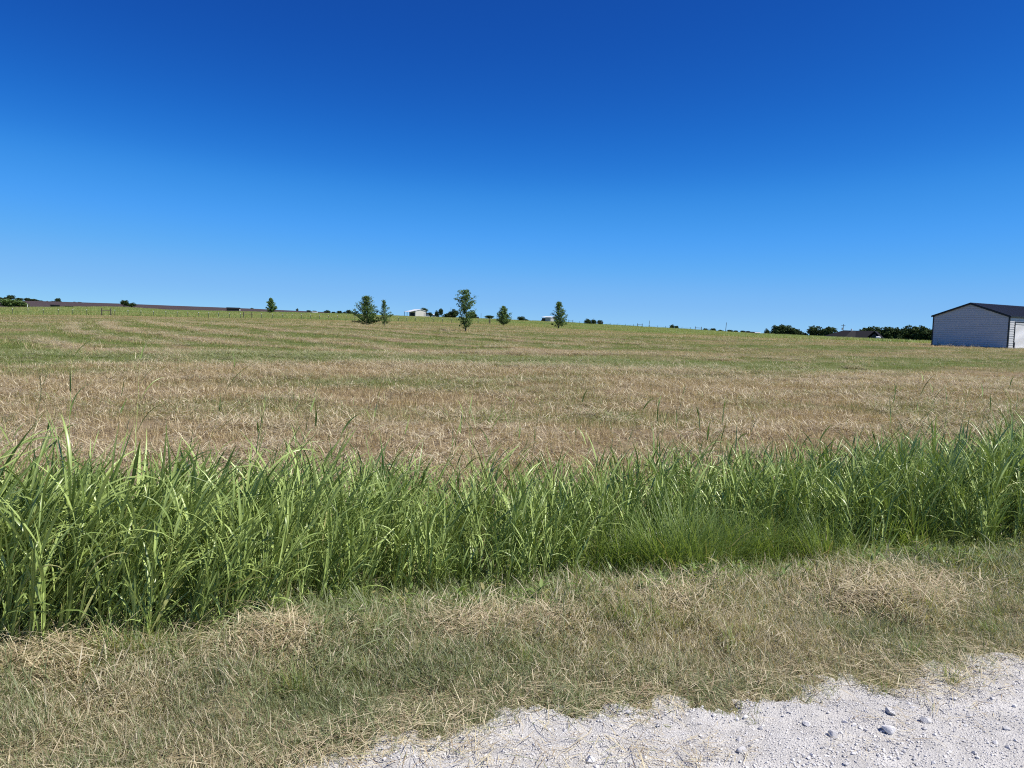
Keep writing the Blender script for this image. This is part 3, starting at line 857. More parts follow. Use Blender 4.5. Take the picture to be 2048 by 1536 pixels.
# ------------------------------------------------------------------ stones on the road
def stone(px, py, wpx, label, mat, seed, group=None):
    x, y = gpt(px, py, .02)
    z = float(z_road(np.array([x]), np.array([y]))[0])
    w = wpx * math.hypot(y, EYE) / F_PX
    me = rock_mesh('stone', mat, seed, 3, .75)
    o = link('stone', me, loc=(x, y, z + w * .16))
    o.scale = (w, w * .8, w * .85); o.rotation_euler = (0, 0, seed * 1.3)
    return tag(o, label, 'stone', group or 'loose stones on the white gravel')
ST = [(1181, 1523, 26, 'clean white rounded stone at the bottom edge where straw meets gravel', M_STONE),
      (1779, 1424, 26, 'pale grey stone beside a bent straw in the middle of the gravel', M_STONE_GREY),
      (1849, 1442, 28, 'largest dark faced stone with a white right side', M_STONE_GREY),
      (1613, 1445, 18, 'small white stone casting a black shadow below the upright straw', M_STONE),
      (1780, 1464, 32, 'big flat white stone with the small rubble row to its left', M_STONE),
      (1492, 1428, 14, 'small white stone just left of the upright straw', M_STONE),
      (1668, 1472, 26, 'dark broken stone half buried in rubble', M_STONE_GREY),
      (1485, 1503, 22, 'grey stone in the rubble near the bottom edge of the gravel', M_STONE_GREY),
      (1478, 1477, 16, 'small grey stone behind the rubble near the bottom edge', M_STONE_GREY),
      (434, 1505, 34, 'white stone sunk in grass on the dusty verge, far from the gravel', M_STONE),
      (602, 1508, 16, 'small pale stone in the straw at the left end of the gravel', M_STONE),
      (878, 1473, 14, 'white pebble at the straw fringe in the left gravel patch', M_STONE),
      (2012, 1457, 16, 'dark small stone close to the right edge of the gravel', M_STONE_GREY),
      (1985, 1398, 12, 'small grey stone in the far right of the gravel', M_STONE_GREY)]
for i, (px, py, w, lb, m) in enumerate(ST):
    stone(px, py, w, lb, m, 300 + i)
rr = random.Random(5)
for i in range(46):
    px = rr.uniform(1400, 2040); py = rr.uniform(1445, 1534) if rr.random() < .75 else rr.uniform(1395, 1450)
    if py < 1470 - (px - 1270) * .14: continue
    stone(px, py, rr.uniform(7, 12), 'one of the small white rubble stones scattered over the road gravel', M_STONE if rr.random() < .7 else M_STONE_GREY, 400 + i, 'small rubble stones on the gravel')

# ------------------------------------------------------------------ trees
def leaf_cloud(name, C, rad, k, size, mat, flat=.8, up=.35):
    C = np.asarray(C, float); n = len(C) * k
    c = np.repeat(C, k, 0) + RNG.normal(0, 1, (n, 3)) * (np.repeat(np.broadcast_to(rad, (len(C),)), k)[:, None] * np.array([.55, .55, .55 * flat]))
    a = RNG.normal(0, 1, (n, 3)); a /= np.linalg.norm(a, axis=1)[:, None]
    nrm = RNG.normal(0, 1, (n, 3)); nrm[:, 2] += up; nrm /= np.linalg.norm(nrm, axis=1)[:, None]
    a = np.cross(a, nrm); a /= np.maximum(np.linalg.norm(a, axis=1), 1e-6)[:, None]
    b = np.cross(nrm, a)
    s = (size * U(.6, 1.25, n))[:, None]
    fold = nrm * s * .18
    v = np.stack([c - a * s * .5, c + b * s * .42 + fold, c + a * s * .5, c - b * s * .42 + fold], 1).reshape(-1, 3)
    q = np.arange(n * 4).reshape(-1, 4)
    bv = np.repeat(RNG.random(n), 4)
    at_ = {'bv': ('FLOAT', bv.astype(np.float32)), 'bt': ('FLOAT', np.full(n * 4, .6, np.float32)), 'bc': ('FLOAT', np.ones(n * 4, np.float32)), 'dry': ('FLOAT', np.full(n * 4, .04, np.float32))}
    return mesh_np(name, v, quads=q, mats=[mat], attrs=at_)

def cottonwood(px, r, hpx, wpx, prof, nb, label, bare=.05, cl=.16, lf=.085, kk=15, lean=0.0, sep=1.0, extra=()):
    p = at(px, r)
    h = hpx * m_per_px(px, r); W = wpx * m_per_px(px, r) * .5
    t = empty('cottonwood_tree', p)
    tag(t, label, 'tree', 'young trees standing in the field')
    m = MB()
    top = Vector((lean * h, 0, h * .97))
    def trunk(f): return Vector((lean * h * f + .03 * h * math.sin(f * 5) * .5, .02 * h * math.sin(f * 4 + 1), h * .97 * f))
    tr = .018 * h
    m.tube([(0, 0, -.15)] + [trunk(f) for f in np.linspace(.03, 1, 9)], [tr * 1.5] + list(np.linspace(tr, tr * .12, 9)), 7)
    C, Rd = [], []
    g = random.uniform(0, 6)
    for i in range(nb):
        f = bare + (1 - bare) * ((i + random.random()) / nb) ** .95
        f = min(f, .97)
        g += 2.4 + random.uniform(-.5, .5)
        L = W * float(np.interp(f, [q[0] for q in prof], [q[1] for q in prof])) * random.uniform(.55, 1.25)
        el = random.uniform(.35, .95)
        b = trunk(f)
        d = Vector((math.cos(g) * math.cos(el), math.sin(g) * math.cos(el), math.sin(el)))
        e = b + Vector((d.x, d.y, d.z * .75)) * L / max(math.cos(el), .55) * .9
        mid = (b + e) / 2 - Vector((0, 0, .06 * L))
        e.z = min(e.z, h)
        m.tube([b, mid, e], [tr * .32 * (1 - f * .6), tr * .2, tr * .06], 4)
        nc = max(2, int(L / (cl * 1.25 * sep)))
        for k in range(nc):
            s = .28 + .76 * (k + random.random() * .6) / nc
            pt = b.lerp(mid, s * 2) if s < .5 else mid.lerp(e, s * 2 - 1)
            C.append(pt); Rd.append(cl * random.uniform(.7, 1.2))
    for f in np.linspace(.8, 1.0, 5):
        C.append(trunk(f)); Rd.append(cl * .8)
    for (ex, ez) in extra:                                # a limb sticking out to one side
        b = trunk(ez * .75); e = Vector((ex * W, 0, ez * h)); m.tube([b, e], [tr * .3, tr * .08], 4)
        for s in np.linspace(.4, 1, 6): C.append(b.lerp(e, s)); Rd.append(cl * .75)
    m.build('trunk', M_BARK, t)
    link('crown', leaf_cloud('crown', [tuple(c) for c in C], np.array(Rd), kk, lf, M_LEAF), t)
    return t
PYR = [(0, .9), (.12, 1), (.35, .86), (.6, .62), (.85, .35), (1, .08)]
COLM = [(0, .55), (.1, .8), (.3, .95), (.55, .95), (.8, .7), (1, .15)]
cottonwood(931, 76, 83, 44, [(0, .6), (.08, .8), (.25, .85), (.45, .85), (.65, 1), (.85, .8), (1, .2)], 64, 'tallest lone tree with clumped leaves and bare trunk foot', bare=.06, cl=.19, lf=.115, kk=22, sep=1.0)
cottonwood(733, 94, 60, 58, [(0, 1.0), (.15, 1), (.35, .82), (.6, .62), (.85, .40), (1, .1)], 84, 'broad bushy pyramid tree left of a slim one', bare=.01, cl=.19, lf=.12, kk=22, sep=1.15, extra=[(-.95, .16), (.9, .2)])
cottonwood(768, 93, 54, 26, [(0, .5), (.15, .8), (.4, 1), (.7, .62), (1, .12)], 44, 'slim pale tree right beside the broad bushy one', bare=.10, cl=.15, lf=.10, kk=18, extra=[(1.25, .47)])
cottonwood(1007, 225, 38, 36, PYR, 70, 'low wide conical tree between the tall lone tree and the small grey barn', bare=.01, cl=.42, lf=.26, kk=24)
cottonwood(1117, 240, 53, 34, [(0, .95), (.2, 1), (.5, .85), (.8, .5), (1, .12)], 62, 'dense tree overlapping the right side of the small grey barn', bare=.02, cl=.46, lf=.28, kk=26)
cottonwood(542, 390, 30, 23, PYR, 60, 'solitary conical tree in the green pasture left of the broad bushy one', bare=.01, cl=.5, lf=.36, kk=30)

FAR = []
for i in range(5):
    bl = []
    for k in range(random.randint(4, 7)):
        a = random.uniform(0, 6.28); d = random.uniform(0, .30)
        bl.append((d * math.cos(a), d * math.sin(a), random.uniform(.24, .66), random.uniform(.20, .34)))
    C, Rd = [], []
    for (bx, by, bz, br) in bl:
        for k in range(26):
            v = Vector((random.gauss(0, 1), random.gauss(0, 1), random.gauss(0, 1))).normalized() * br * random.uniform(.55, 1.0)
            C.append((bx + v.x, by + v.y, max(.05, bz + v.z * .95))); Rd.append(.085)
    cm = leaf_cloud('crown', C, np.array(Rd), 13, .085, M_DARKLEAF)
    m = MB(); m.tube([(0, 0, -.1), (.01, 0, .3), (0, .02, .55)], [.045, .035, .015], 6)
    for k in range(4):
        b = bl[k % len(bl)]; m.tube([(0.005, 0, .28), (b[0] * .8, b[1] * .8, b[2])], [.022, .008], 4)
    FAR.append((cm, m.mesh('trunk', M_BARK)))
def far_tree(px, ybase, r, wpx, hpx, label, group, name='tree', crown=None, sink=0.0, kind=None):
    p = at(px, r, ybase); k = m_per_px(px, r)
    p.z = EYE + r * slope(px, ybase) - sink
    cm, tm = FAR[kind if kind is not None else random.randrange(5)]
    t = empty(name, p, random.uniform(0, 6.28))
    t.scale = (wpx * k, wpx * k, hpx * k * 1.08)
    tag(t, label, 'tree', group)
    if crown:
        cm = cm.copy(); cm.materials.clear(); cm.materials.append(crown)
    link('trunk', tm, t); link('crown', cm, t)
    return t
G1 = 'trees along the ridge of the ploughed hill'
for (px, yb, w, h, lb) in [(4, 603, 16, 8, 'low dark tree on the ploughed ridge at the left picture edge'),
                           (20, 604, 22, 14, 'tallest round tree on the ploughed ridge, near its left end'),
                           (38, 604, 20, 8, 'low dark tree just right of the tallest ridge tree'),
                           (57, 605, 18, 9, 'left one of three trees in the second ridge clump'),
                           (69, 606, 20, 8, 'middle one of three trees in the second ridge clump'),
                           (82, 607, 18, 6, 'right one of three trees in the second ridge clump'),
                           (94, 607, 6, 5, 'tiny lone bush between two ridge clumps'),
                           (104, 608, 14, 6, 'low tree left of a taller round ridge tree'),
                           (115, 608, 14, 12, 'taller round tree in the third ridge clump'),
                           (150, 609, 14, 5, 'low spreading bush at the left of the fourth ridge clump'),
                           (160, 610, 12, 6, 'rounder bush at the right of the fourth ridge clump'),
                           (170, 611, 8, 4, 'last tiny bush right of the fourth ridge clump'),
                           (208, 612, 12, 4, 'faint low bush on the bare middle of the ridge'),
                           (232, 613, 12, 5, 'faint low bush on the ridge just left of the dark pasture bush'),
                           (504, 621, 8, 5, 'tiny bush on the ridge left of the conical pasture tree'),
                           (594, 624, 6, 7, 'thin tiny tree on the ridge right of the conical pasture tree')]:
    far_tree(px, yb - .5, 1490, w, h, lb, G1)
G2 = 'trees on the skyline behind the pasture'
for (px, yb, w, h, lb) in [(618, 626, 11, 6, 'first small round tree on the skyline right of the conical pasture tree'),
                           (627, 627, 12, 6, 'second small round tree on the skyline above the white trailer'),
                           (636, 628, 8, 5, 'third tiny tree on the skyline right of the white trailer'),
                           (654, 628, 14, 8, 'dark round skyline tree in the left gap before the broad bushy tree'),
                           (667, 628, 10, 5, 'low skyline bush between two round trees'),
                           (678, 629, 14, 8, 'wide dark skyline tree behind the broad bushy tree'),
                           (688, 629, 10, 6, 'low skyline bush touching the broad bushy tree'),
                           (697, 629, 12, 10, 'taller dark skyline tree peeping out by the broad bushy tree'),
                           (706, 630, 14, 6, 'skyline bush half hidden by the left edge of the broad bushy tree')]:
    far_tree(px, yb, 900, w, h, lb, G2)
G3 = 'trees round the farmstead on the hill'
for (px, yb, w, h, lb, nm, cr) in [(846, 632, 17, 16, 'big round tree behind the white porch shed', 'tree', None),
                                   (861, 633, 9, 9, 'dark round bush in front of the small white house', 'bush', None),
                                   (874, 634, 8, 13, 'slim upright tree, shorter one of a pair', 'tree', None),
                                   (882, 634, 10, 18, 'slim upright tree, taller one of a pair', 'tree', None),
                                   (896, 635, 18, 10, 'low spreading dark tree left of the pole on the farm hill', 'tree', None),
                                   (908, 635, 18, 16, 'large dark tree behind the brown brush heap', 'tree', None),
                                   (904, 636, 20, 7, 'brown brush heap below the dark farm trees', 'bush', M_DEADBRUSH),
                                   (945, 638, 16, 14, 'dark tree hidden behind the tall lone tree', 'tree', None),
                                   (979, 638, 19, 8.5, 'flat topped dark bush right of the tall lone tree', 'bush', None),
                                   (1041, 641, 15, 9, 'dark round bush left of the small grey barn', 'bush', None),
                                   (1051, 642, 12, 5, 'low bush trailing off the round bush by the small grey barn', 'bush', None),
                                   (1177, 651, 16, 11, 'left large clump of the pair of dark bushes on the skyline', 'bush', None),
                                   (1188, 651, 12, 10, 'middle clump of the dark bushes on the skyline', 'bush', None),
                                   (1199, 652, 11, 10, 'right round clump of the dark bushes by the corner posts', 'bush', None)]:
    far_tree(px, yb - (2.5 if px > 1150 else 0), 462 if px == 846 else (400 if px < 1000 else 385), w * 1.15, h * 1.12, lb, G3, nm, cr, sink=.3)
G4 = 'row of tiny far bushes along the right skyline'
for (px, yb, w, h, lb) in [(1343, 660, 10, 8, 'spiky far bush right of the left leaning pole'), (1352, 660, 9, 6, 'low far bush right of the spiky one'),
                           (1411, 664, 9, 5, 'far round bush just left of the right leaning pole'), (1426, 665, 11, 6, 'wider far bush touching the right leaning pole'),
                           (1442, 666, 10, 4, 'flat far bush behind the right leaning pole'), (1459, 667, 11, 5, 'first far bush right of the right leaning pole'),
                           (1472, 668, 9, 5, 'second far bush right of the right leaning pole'), (1485, 668, 10, 4.5, 'third far bush before the long white roof'),
                           (1496, 668, 8, 4, 'far dark bush touching the long white roof')]:
    far_tree(px, yb - 2.5, 650, w * 1.2, h * 1.15, lb, G4, 'bush', sink=.2)
G5 = 'dark trees behind the shingled house'
for (px, yb, w, h, lb) in [(1535, 670, 9, 9, 'small lone dark bush left of the big round clump'),
                           (1556, 672, 20, 17, 'left shoulder of the big round tree clump'), (1570, 672, 24, 18, 'middle crown of the big round tree clump'),
                           (1585, 673, 22, 15, 'right crown of the big round tree clump'), (1597, 673, 14, 10, 'low right end of the big round tree clump'),
                           (1610, 673, 10, 5, 'tiny bush in the gap between two dark clumps'),
                           (1627, 674, 20, 18, 'left dark tree of the clump beside the shingled roof'), (1644, 675, 18, 13, 'lower tree touching the left end of the shingled roof'),
                           (1658, 675, 20, 17, 'round tree rising behind the left end of the shingled roof'),
                           (1740, 680, 24, 24, 'dark tree behind the gable of the shingled house'), (1755, 682, 26, 28, 'tall dark tree right behind the shingled gable'),
                           (1775, 684, 26, 27, 'dark tree first to the right of the shingled house'), (1788, 684, 24, 30, 'spiky topped dark tree right of the shingled house'),
                           (1806, 685, 28, 31, 'tree in the middle of the dark belt left of the metal shed'), (1824, 686, 26, 27, 'lower tree in the dark belt left of the metal shed'),
                           (1842, 686, 30, 32, 'tall tree nearest the metal shed'), (1860, 687, 28, 30, 'dark tree half hidden by the metal shed'), (1880, 688, 28, 26, 'dark tree behind the metal shed')]:
    far_tree(px, yb + 2, 300 if px > 1700 else 340, w * 1.6, (h * 1.15 + 6 if px > 1700 else h * 1.25 + 8), lb, G5, sink=.9)
far_tree(18, 614, 425, 52, 17, 'light green rounded thicket at the left edge of the pasture', 'thickets at the pasture edge', 'bush', M_BRUSH)
far_tree(38, 614, 425, 30, 11, 'lower right shoulder of the light green thicket', 'thickets at the pasture edge', 'bush', M_BRUSH)
far_tree(248, 613.5, 425, 20, 14, 'dark bush, taller half of a pair at the foot of the ploughed hill', 'thickets at the pasture edge', 'bush')
far_tree(263, 614, 425, 18, 9, 'dark bush, lower half of a pair at the foot of the ploughed hill', 'thickets at the pasture edge', 'bush')

# ------------------------------------------------------------------ fences
POST = MB().box(-.055, .055, -.05, .05, -.3, 1.24).mesh('fence_post', M_POST)
TIP = MB().box(-.06, .06, -.055, .055, 1.24, 1.40).mesh('post_tip', M_TIP)
def fence(label, group, line, step, braces, wires=4, tip=True):
    """line: list of points; braces: list of distances along it that get a wooden H brace"""
    pts = [Vector(p) for p in line]
    cum = [0]
    for a, b in zip(pts, pts[1:]): cum.append(cum[-1] + (b - a).length)
    def along(s):
        i = max(0, min(len(pts) - 2, int(np.searchsorted(cum, s)) - 1))
        t = (s - cum[i]) / max(cum[i + 1] - cum[i], 1e-6)
        p = pts[i].lerp(pts[i + 1], t); d = (pts[i + 1] - pts[i])
        return p, math.atan2(d.y, d.x)
    root = empty('wire_fence', pts[0]); tag(root, label, 'fence', group)
    o0 = pts[0]
    s = 1.0
    while s < cum[-1]:
        if not any(a - .8 < s < b + .8 for a, b in braces):
            p, a = along(s)
            q = link('fence_post', POST, root, p - o0); q.rotation_euler = (random.uniform(-.04, .04), random.uniform(-.04, .04), a)
            if tip: link('post_tip', TIP, q)
        s += step
    for a, b in braces:
        pa, an = along(a); pb, _ = along(b)
        for p in (pa, pb):
            MB().tube([p - o0 + Vector((0, 0, -.4)), p - o0 + Vector((0, 0, 1.75))], [.13, .12], 8).build('corner_post', M_WOODPOST, root)
        MB().tube([pa - o0 + Vector((0, 0, 1.18)), pb - o0 + Vector((0, 0, 1.18))], [.08, .08], 6).build('brace_rail', M_WOODPOST, root)
    for k in range(wires):
        MB().tube([p - o0 + Vector((0, 0, .3 + .28 * k)) for p in pts], [.006] * len(pts), 3).build('wire', M_WIRE, root)
    return along, cum
def run(pxs, rf):
    out = []
    for px in pxs:
        a = bearing(px); r = rf(a); x, y = r * math.sin(a), r * math.cos(a)
        out.append(Vector((x, y, float(zt(x, y)))))
    return out
def dist_at(line, px):
    a = bearing(px); c = 0; best = (9, 0)
    for p, q in zip(line, line[1:]):
        L = (q - p).length
        for t in np.linspace(0, 1, 12):
            w = p.lerp(q, t); e_ = abs(math.atan2(w.x, w.y) - a)
            if e_ < best[0]: best = (e_, c + L * t)
        c += L
    return best[1]
LA = run(range(-120, 1000, 20), lambda a: float(ring(a, 3)) + 3.0)
fence('long wire fence with white tipped posts along the near edge of the pasture', 'field fences', LA, 3.05,
      [(dist_at(LA, 203), dist_at(LA, 222.5)), (dist_at(LA, 486.5), dist_at(LA, 503)), (dist_at(LA, 977.5), dist_at(LA, 991.5))])
LB = run(list(range(1125, 1440, 15)), lambda a: float(ring(a, 4)) * .97)
fence('wire fence with dark posts along the skyline right of the small grey barn', 'field fences', LB, 4.2,
      [(dist_at(LB, 1137), dist_at(LB, 1146)), (dist_at(LB, 1192), dist_at(LB, 1206)), (dist_at(LB, 1275), dist_at(LB, 1284)), (dist_at(LB, 1391.5), dist_at(LB, 1403.5))], tip=False)

# ------------------------------------------------------------------ utility poles
def pole(px, yb, yt, r, lean, label, arm=True, rad=.17, can=False):
    k = m_per_px(px, r)
    p = at(px, r, yb); p.z = EYE + r * slope(px, yb) - 1.5
    h = (yb - yt) * k + 1.5
    t = empty('utility_pole', p); t.rotation_euler = (0, lean, 0); tag(t, label, 'pole', 'utility poles on the skyline')
    MB().tube([(0, 0, 0), (0, 0, h)], [rad, rad * .7], 8).build('post', M_POLE, t)
    if arm:
        MB().box(-.9, .9, -.07, .07, h - .75, h - .6).build('crossarm', M_POLE, t)
        m = MB()
        for q in (-.8, -.4, .4, .8): m.tube([(q, 0, h - .6), (q, 0, h - .42)], [.05, .03], 6)
        m.build('insulator_row', M_GREYMETAL, t)
    if can:
        MB().tube([(-.42, 0, h - 2.6), (-.42, 0, h - 1.6)], [.27, .27], 10).build('transformer', M_GREYMETAL, t)
    return t
pole(1297, 655, 641, 460, .10, 'thin left leaning pole, standing alone on the skyline', arm=False, rad=.14)
pole(1450.5, 665, 645, 430, .06, 'taller pole leaning right above the row of tiny far bushes', arm=False, rad=.17)
pole(1685, 672, 648.5, 380, .02, 'pole with a transformer rising behind the shingled roof', can=True)
pole(901.5, 634, 615, 470, .0, 'thin pole above the dark trees of the farm hill', arm=False, rad=.12)
pole(962, 636, 626.5, 420, .0, 'short thin pole between the tall lone tree and the flat topped bush', arm=False, rad=.11)
pole(1187, 650, 637, 430, .0, 'thin pole standing behind the pair of dark skyline bushes', arm=False, rad=.11)
pole(55, 615, 609, 420, 0, 'short white marker pole in front of the ploughed hill', arm=False, rad=.2).children[0].data.materials[0] = M_TIP

# ------------------------------------------------------------------ buildings
def building(name, px, r, yb, rz, label, cat, group):
    p = at(px, r, yb); p.z = EYE + r * slope(px, yb)
    t = empty(name, p, rz)
    return tag(t, label, cat, group)

# --- the metal shed: gable end towards the left, long side with a roller door to the right
GB = 'farm buildings'
az_R, az_L = bearing(2014.5, 697), bearing(1863.5, 691)
R0 = Vector((math.tan(az_R) * 71.0, 71.0)); L0 = Vector((math.tan(az_L) * 77.2, 77.2))
W_ = (L0 - R0).length
wdir = (L0 - R0).normalized(); ldir = Vector((-wdir.y, wdir.x))
if ldir.x < 0: ldir = -ldir
zb = EYE + R0.length * slope(2014.5, 696.5)
shed = empty('metal_shed', (R0.x, R0.y, zb))
# local x runs along the long side (away to the right), local y along the gable (towards the far corner)
shed.matrix_world = Matrix(((ldir.x, wdir.x, 0, R0.x), (ldir.y, wdir.y, 0, R0.y), (0, 0, 1, zb), (0, 0, 0, 1)))
tag(shed, 'grey white metal shed with black trim and black gabled roof', 'shed', GB)
LEN, EV, RG = 12.0, 2.93, 4.12
flip = False
MB().box(-.12, LEN + .12, -.12, W_ + .12, -.6, .06).build('foundation_slab', M_CONC, shed)
def gable_y(z):
    if z <= EV: return 0.0, W_
    f = (z - EV) / (RG - EV) * W_ / 2
    return f, W_ - f
row = .212
z = .06; 
while z < RG - .10:
    z2 = min(z + row, RG - .07)
    a0, b0 = gable_y(z); a1, b1 = gable_y(z2)
    m = MB()
    # a lapped strip: bottom edge proud of the top edge
    m.poly([(-.032, a0, z), (-.006, a1, z2 - .013), (-.006, b1, z2 - .013), (-.032, b0, z), (.02, a0, z), (.02, a1, z2 - .013), (.02, b1, z2 - .013), (.02, b0, z)],
           [(0, 1, 2, 3), (7, 6, 5, 4), (0, 4, 5, 1), (1, 5, 6, 2), (2, 6, 7, 3), (3, 7, 4, 0)])
    m.build('siding_strip', M_SIDING, shed)
    z += row
DX0, DX1, DH = 1.02, 4.1, 2.38
def side_strip(x0, x1, z, z2):
    MB().poly([(x0, -.030, z), (x0, -.004, z2 - .013), (x1, -.004, z2 - .013), (x1, -.030, z), (x0, .02, z), (x0, .02, z2 - .013), (x1, .02, z2 - .013), (x1, .02, z)],
              [(0, 1, 2, 3), (7, 6, 5, 4), (0, 4, 5, 1), (1, 5, 6, 2), (2, 6, 7, 3), (3, 7, 4, 0)]).build('siding_strip', M_SIDING, shed)
z = .06
while z < EV - .05:
    z2 = min(z + row, EV - .02)
    if z < DH: side_strip(.09, DX0 - .1, z, z2); side_strip(DX1 + .1, LEN, z, z2)
    else: side_strip(.09, LEN, z, z2)
    z += row
MB().box(.055, LEN, .055, W_, .06, EV).prism_yz([(.0, EV + .001), (W_, EV + .001), (W_ / 2, RG - .03)], .055, LEN).build('wall', M_SIDING, shed)
dt = MB(); dt.box(DX0 - .1, DX0, -.06, .03, .06, DH + .1).box(DX1, DX1 + .1, -.06, .03, .06, DH + .1).box(DX0, DX1, -.06, .03, DH, DH + .1)
dt.build('door_frame', M_BLACK, shed)
dr = MB().box(DX0, DX1, .0, .028, .06, .13).build('roller_door', M_WHITE, shed)
z = .135
while z < DH - .16:
    MB().poly([(DX0, -.006, z), (DX0, -.022, z + .05), (DX0, -.006, z + .095), (DX1, -.006, z + .095), (DX1, -.022, z + .05), (DX1, -.006, z), (DX0, .02, z), (DX0, .02, z + .095), (DX1, .02, z + .095), (DX1, .02, z)],
              [(0, 5, 4, 1), (1, 4, 3, 2), (6, 7, 8, 9), (0, 6, 9, 5), (2, 3, 8, 7), (0, 1, 2, 7, 6), (5, 9, 8, 3, 4)]).build('door_slat', M_WHITE, dr)
    z += .1
MB().box(DX0, DX1, -.05, .02, DH - .15, DH - .003).build('door_header', M_SIDING, shed)
for nm, yy in (('corner_trim', -.045), ('corner_trim', W_ - .055)):
    MB().box(-.055, .085, yy, yy + .10, -.02, EV - .03).build('corner_trim', M_BLACK, shed)
MB().box(-.06, -.036, .06, W_ - .06, -.03, .075).build('base_trim', M_BLACK, shed)
MB().box(.09, DX0 - .1, -.058, -.034, -.03, .075).build('base_trim', M_BLACK, shed)
OV, GO = .16, .13
sl = (RG - EV) / (W_ / 2)
def roof_half(y0, y1):
    z0 = EV + .03 + (sl * y0 if y0 < W_ / 2 else sl * (W_ - y0)); z1 = EV + .03 + (sl * y1 if y1 < W_ / 2 else sl * (W_ - y1))
    if abs(y1 - W_ / 2) < 1e-4: z1 = RG + .03
    return [(y0, z0), (y1, z1), (y1, z1 + .06), (y0, z0 + .06)]
MB().prism_yz(roof_half(-OV, W_ / 2), -GO, LEN + GO).build('roof', M_ROOF, shed)
MB().prism_yz(roof_half(W_ + OV, W_ / 2), -GO, LEN + GO).build('roof', M_ROOF, shed)
rb = MB()
for k in range(26):                                       # standing ribs of the roof sheets
    x = -.05 + k * .48
    for s in (0, 1):
        y0, y1 = (-OV, W_ / 2 - .05) if s == 0 else (W_ + OV, W_ / 2 + .05)
        z0, z1 = EV + .09 - sl * OV, RG + .09 - sl * .05
        rb.poly([(x, y0, z0), (x + .05, y0, z0), (x + .05, y1, z1), (x, y1, z1), (x, y0, z0 + .03), (x + .05, y0, z0 + .03), (x + .05, y1, z1 + .03), (x, y1, z1 + .03)],
                [(0, 3, 2, 1), (4, 5, 6, 7), (0, 1, 5, 4), (1, 2, 6, 5), (2, 3, 7, 6), (3, 0, 4, 7)])
rb.build('roof_rib', M_ROOF, shed)
for y0, y1 in ((-OV, W_ / 2), (W_ + OV, W_ / 2)):
    p = roof_half(y0, y1)
    MB().prism_yz([(p[0][0], p[0][1] - .10), (p[1][0], p[1][1] - .10), (p[1][0], p[1][1] + .075), (p[0][0], p[0][1] + .075)], -GO - .03, -GO + .002).build('rake_trim', M_BLACK, shed)
MB().box(-GO, LEN + GO, -OV - .03, -OV + .001, EV - .08, EV + .10 - sl * OV).build('eave_trim', M_BLACK, shed)
MB().box(-GO, LEN + GO, W_ + OV - .001, W_ + OV + .03, EV - .08, EV + .10 - sl * OV).build('eave_trim', M_BLACK, shed)
MB().prism_yz([(W_ / 2 - .16, RG + .03), (W_ / 2, RG + .115), (W_ / 2 + .16, RG + .03), (W_ / 2, RG + .06)], -GO, LEN + GO).build('ridge_cap', M_ROOF, shed)
MB().box(.2, .26, -.5, -.44, -.1, .55).build('corner_stake', M_BLACK, shed)
ty_ = np.concatenate([U(.3, W_ - .2, 26), RNG.normal(3.1, .3, 8)]); tx_ = U(-.9, -.2, 34)
wxs = R0.x + ldir.x * tx_ + wdir.x * ty_; wys = R0.y + ldir.y * tx_ + wdir.y * ty_
scatter('shed_weeds', 'dry weeds standing against the foot of the metal shed gable', 'weeds', wxs, wys, cop(STALK), U(.4, .9, 34), U(.7, 1.5, 34), tilt=RNG.normal(0, .15, 34), tilt_az=0)

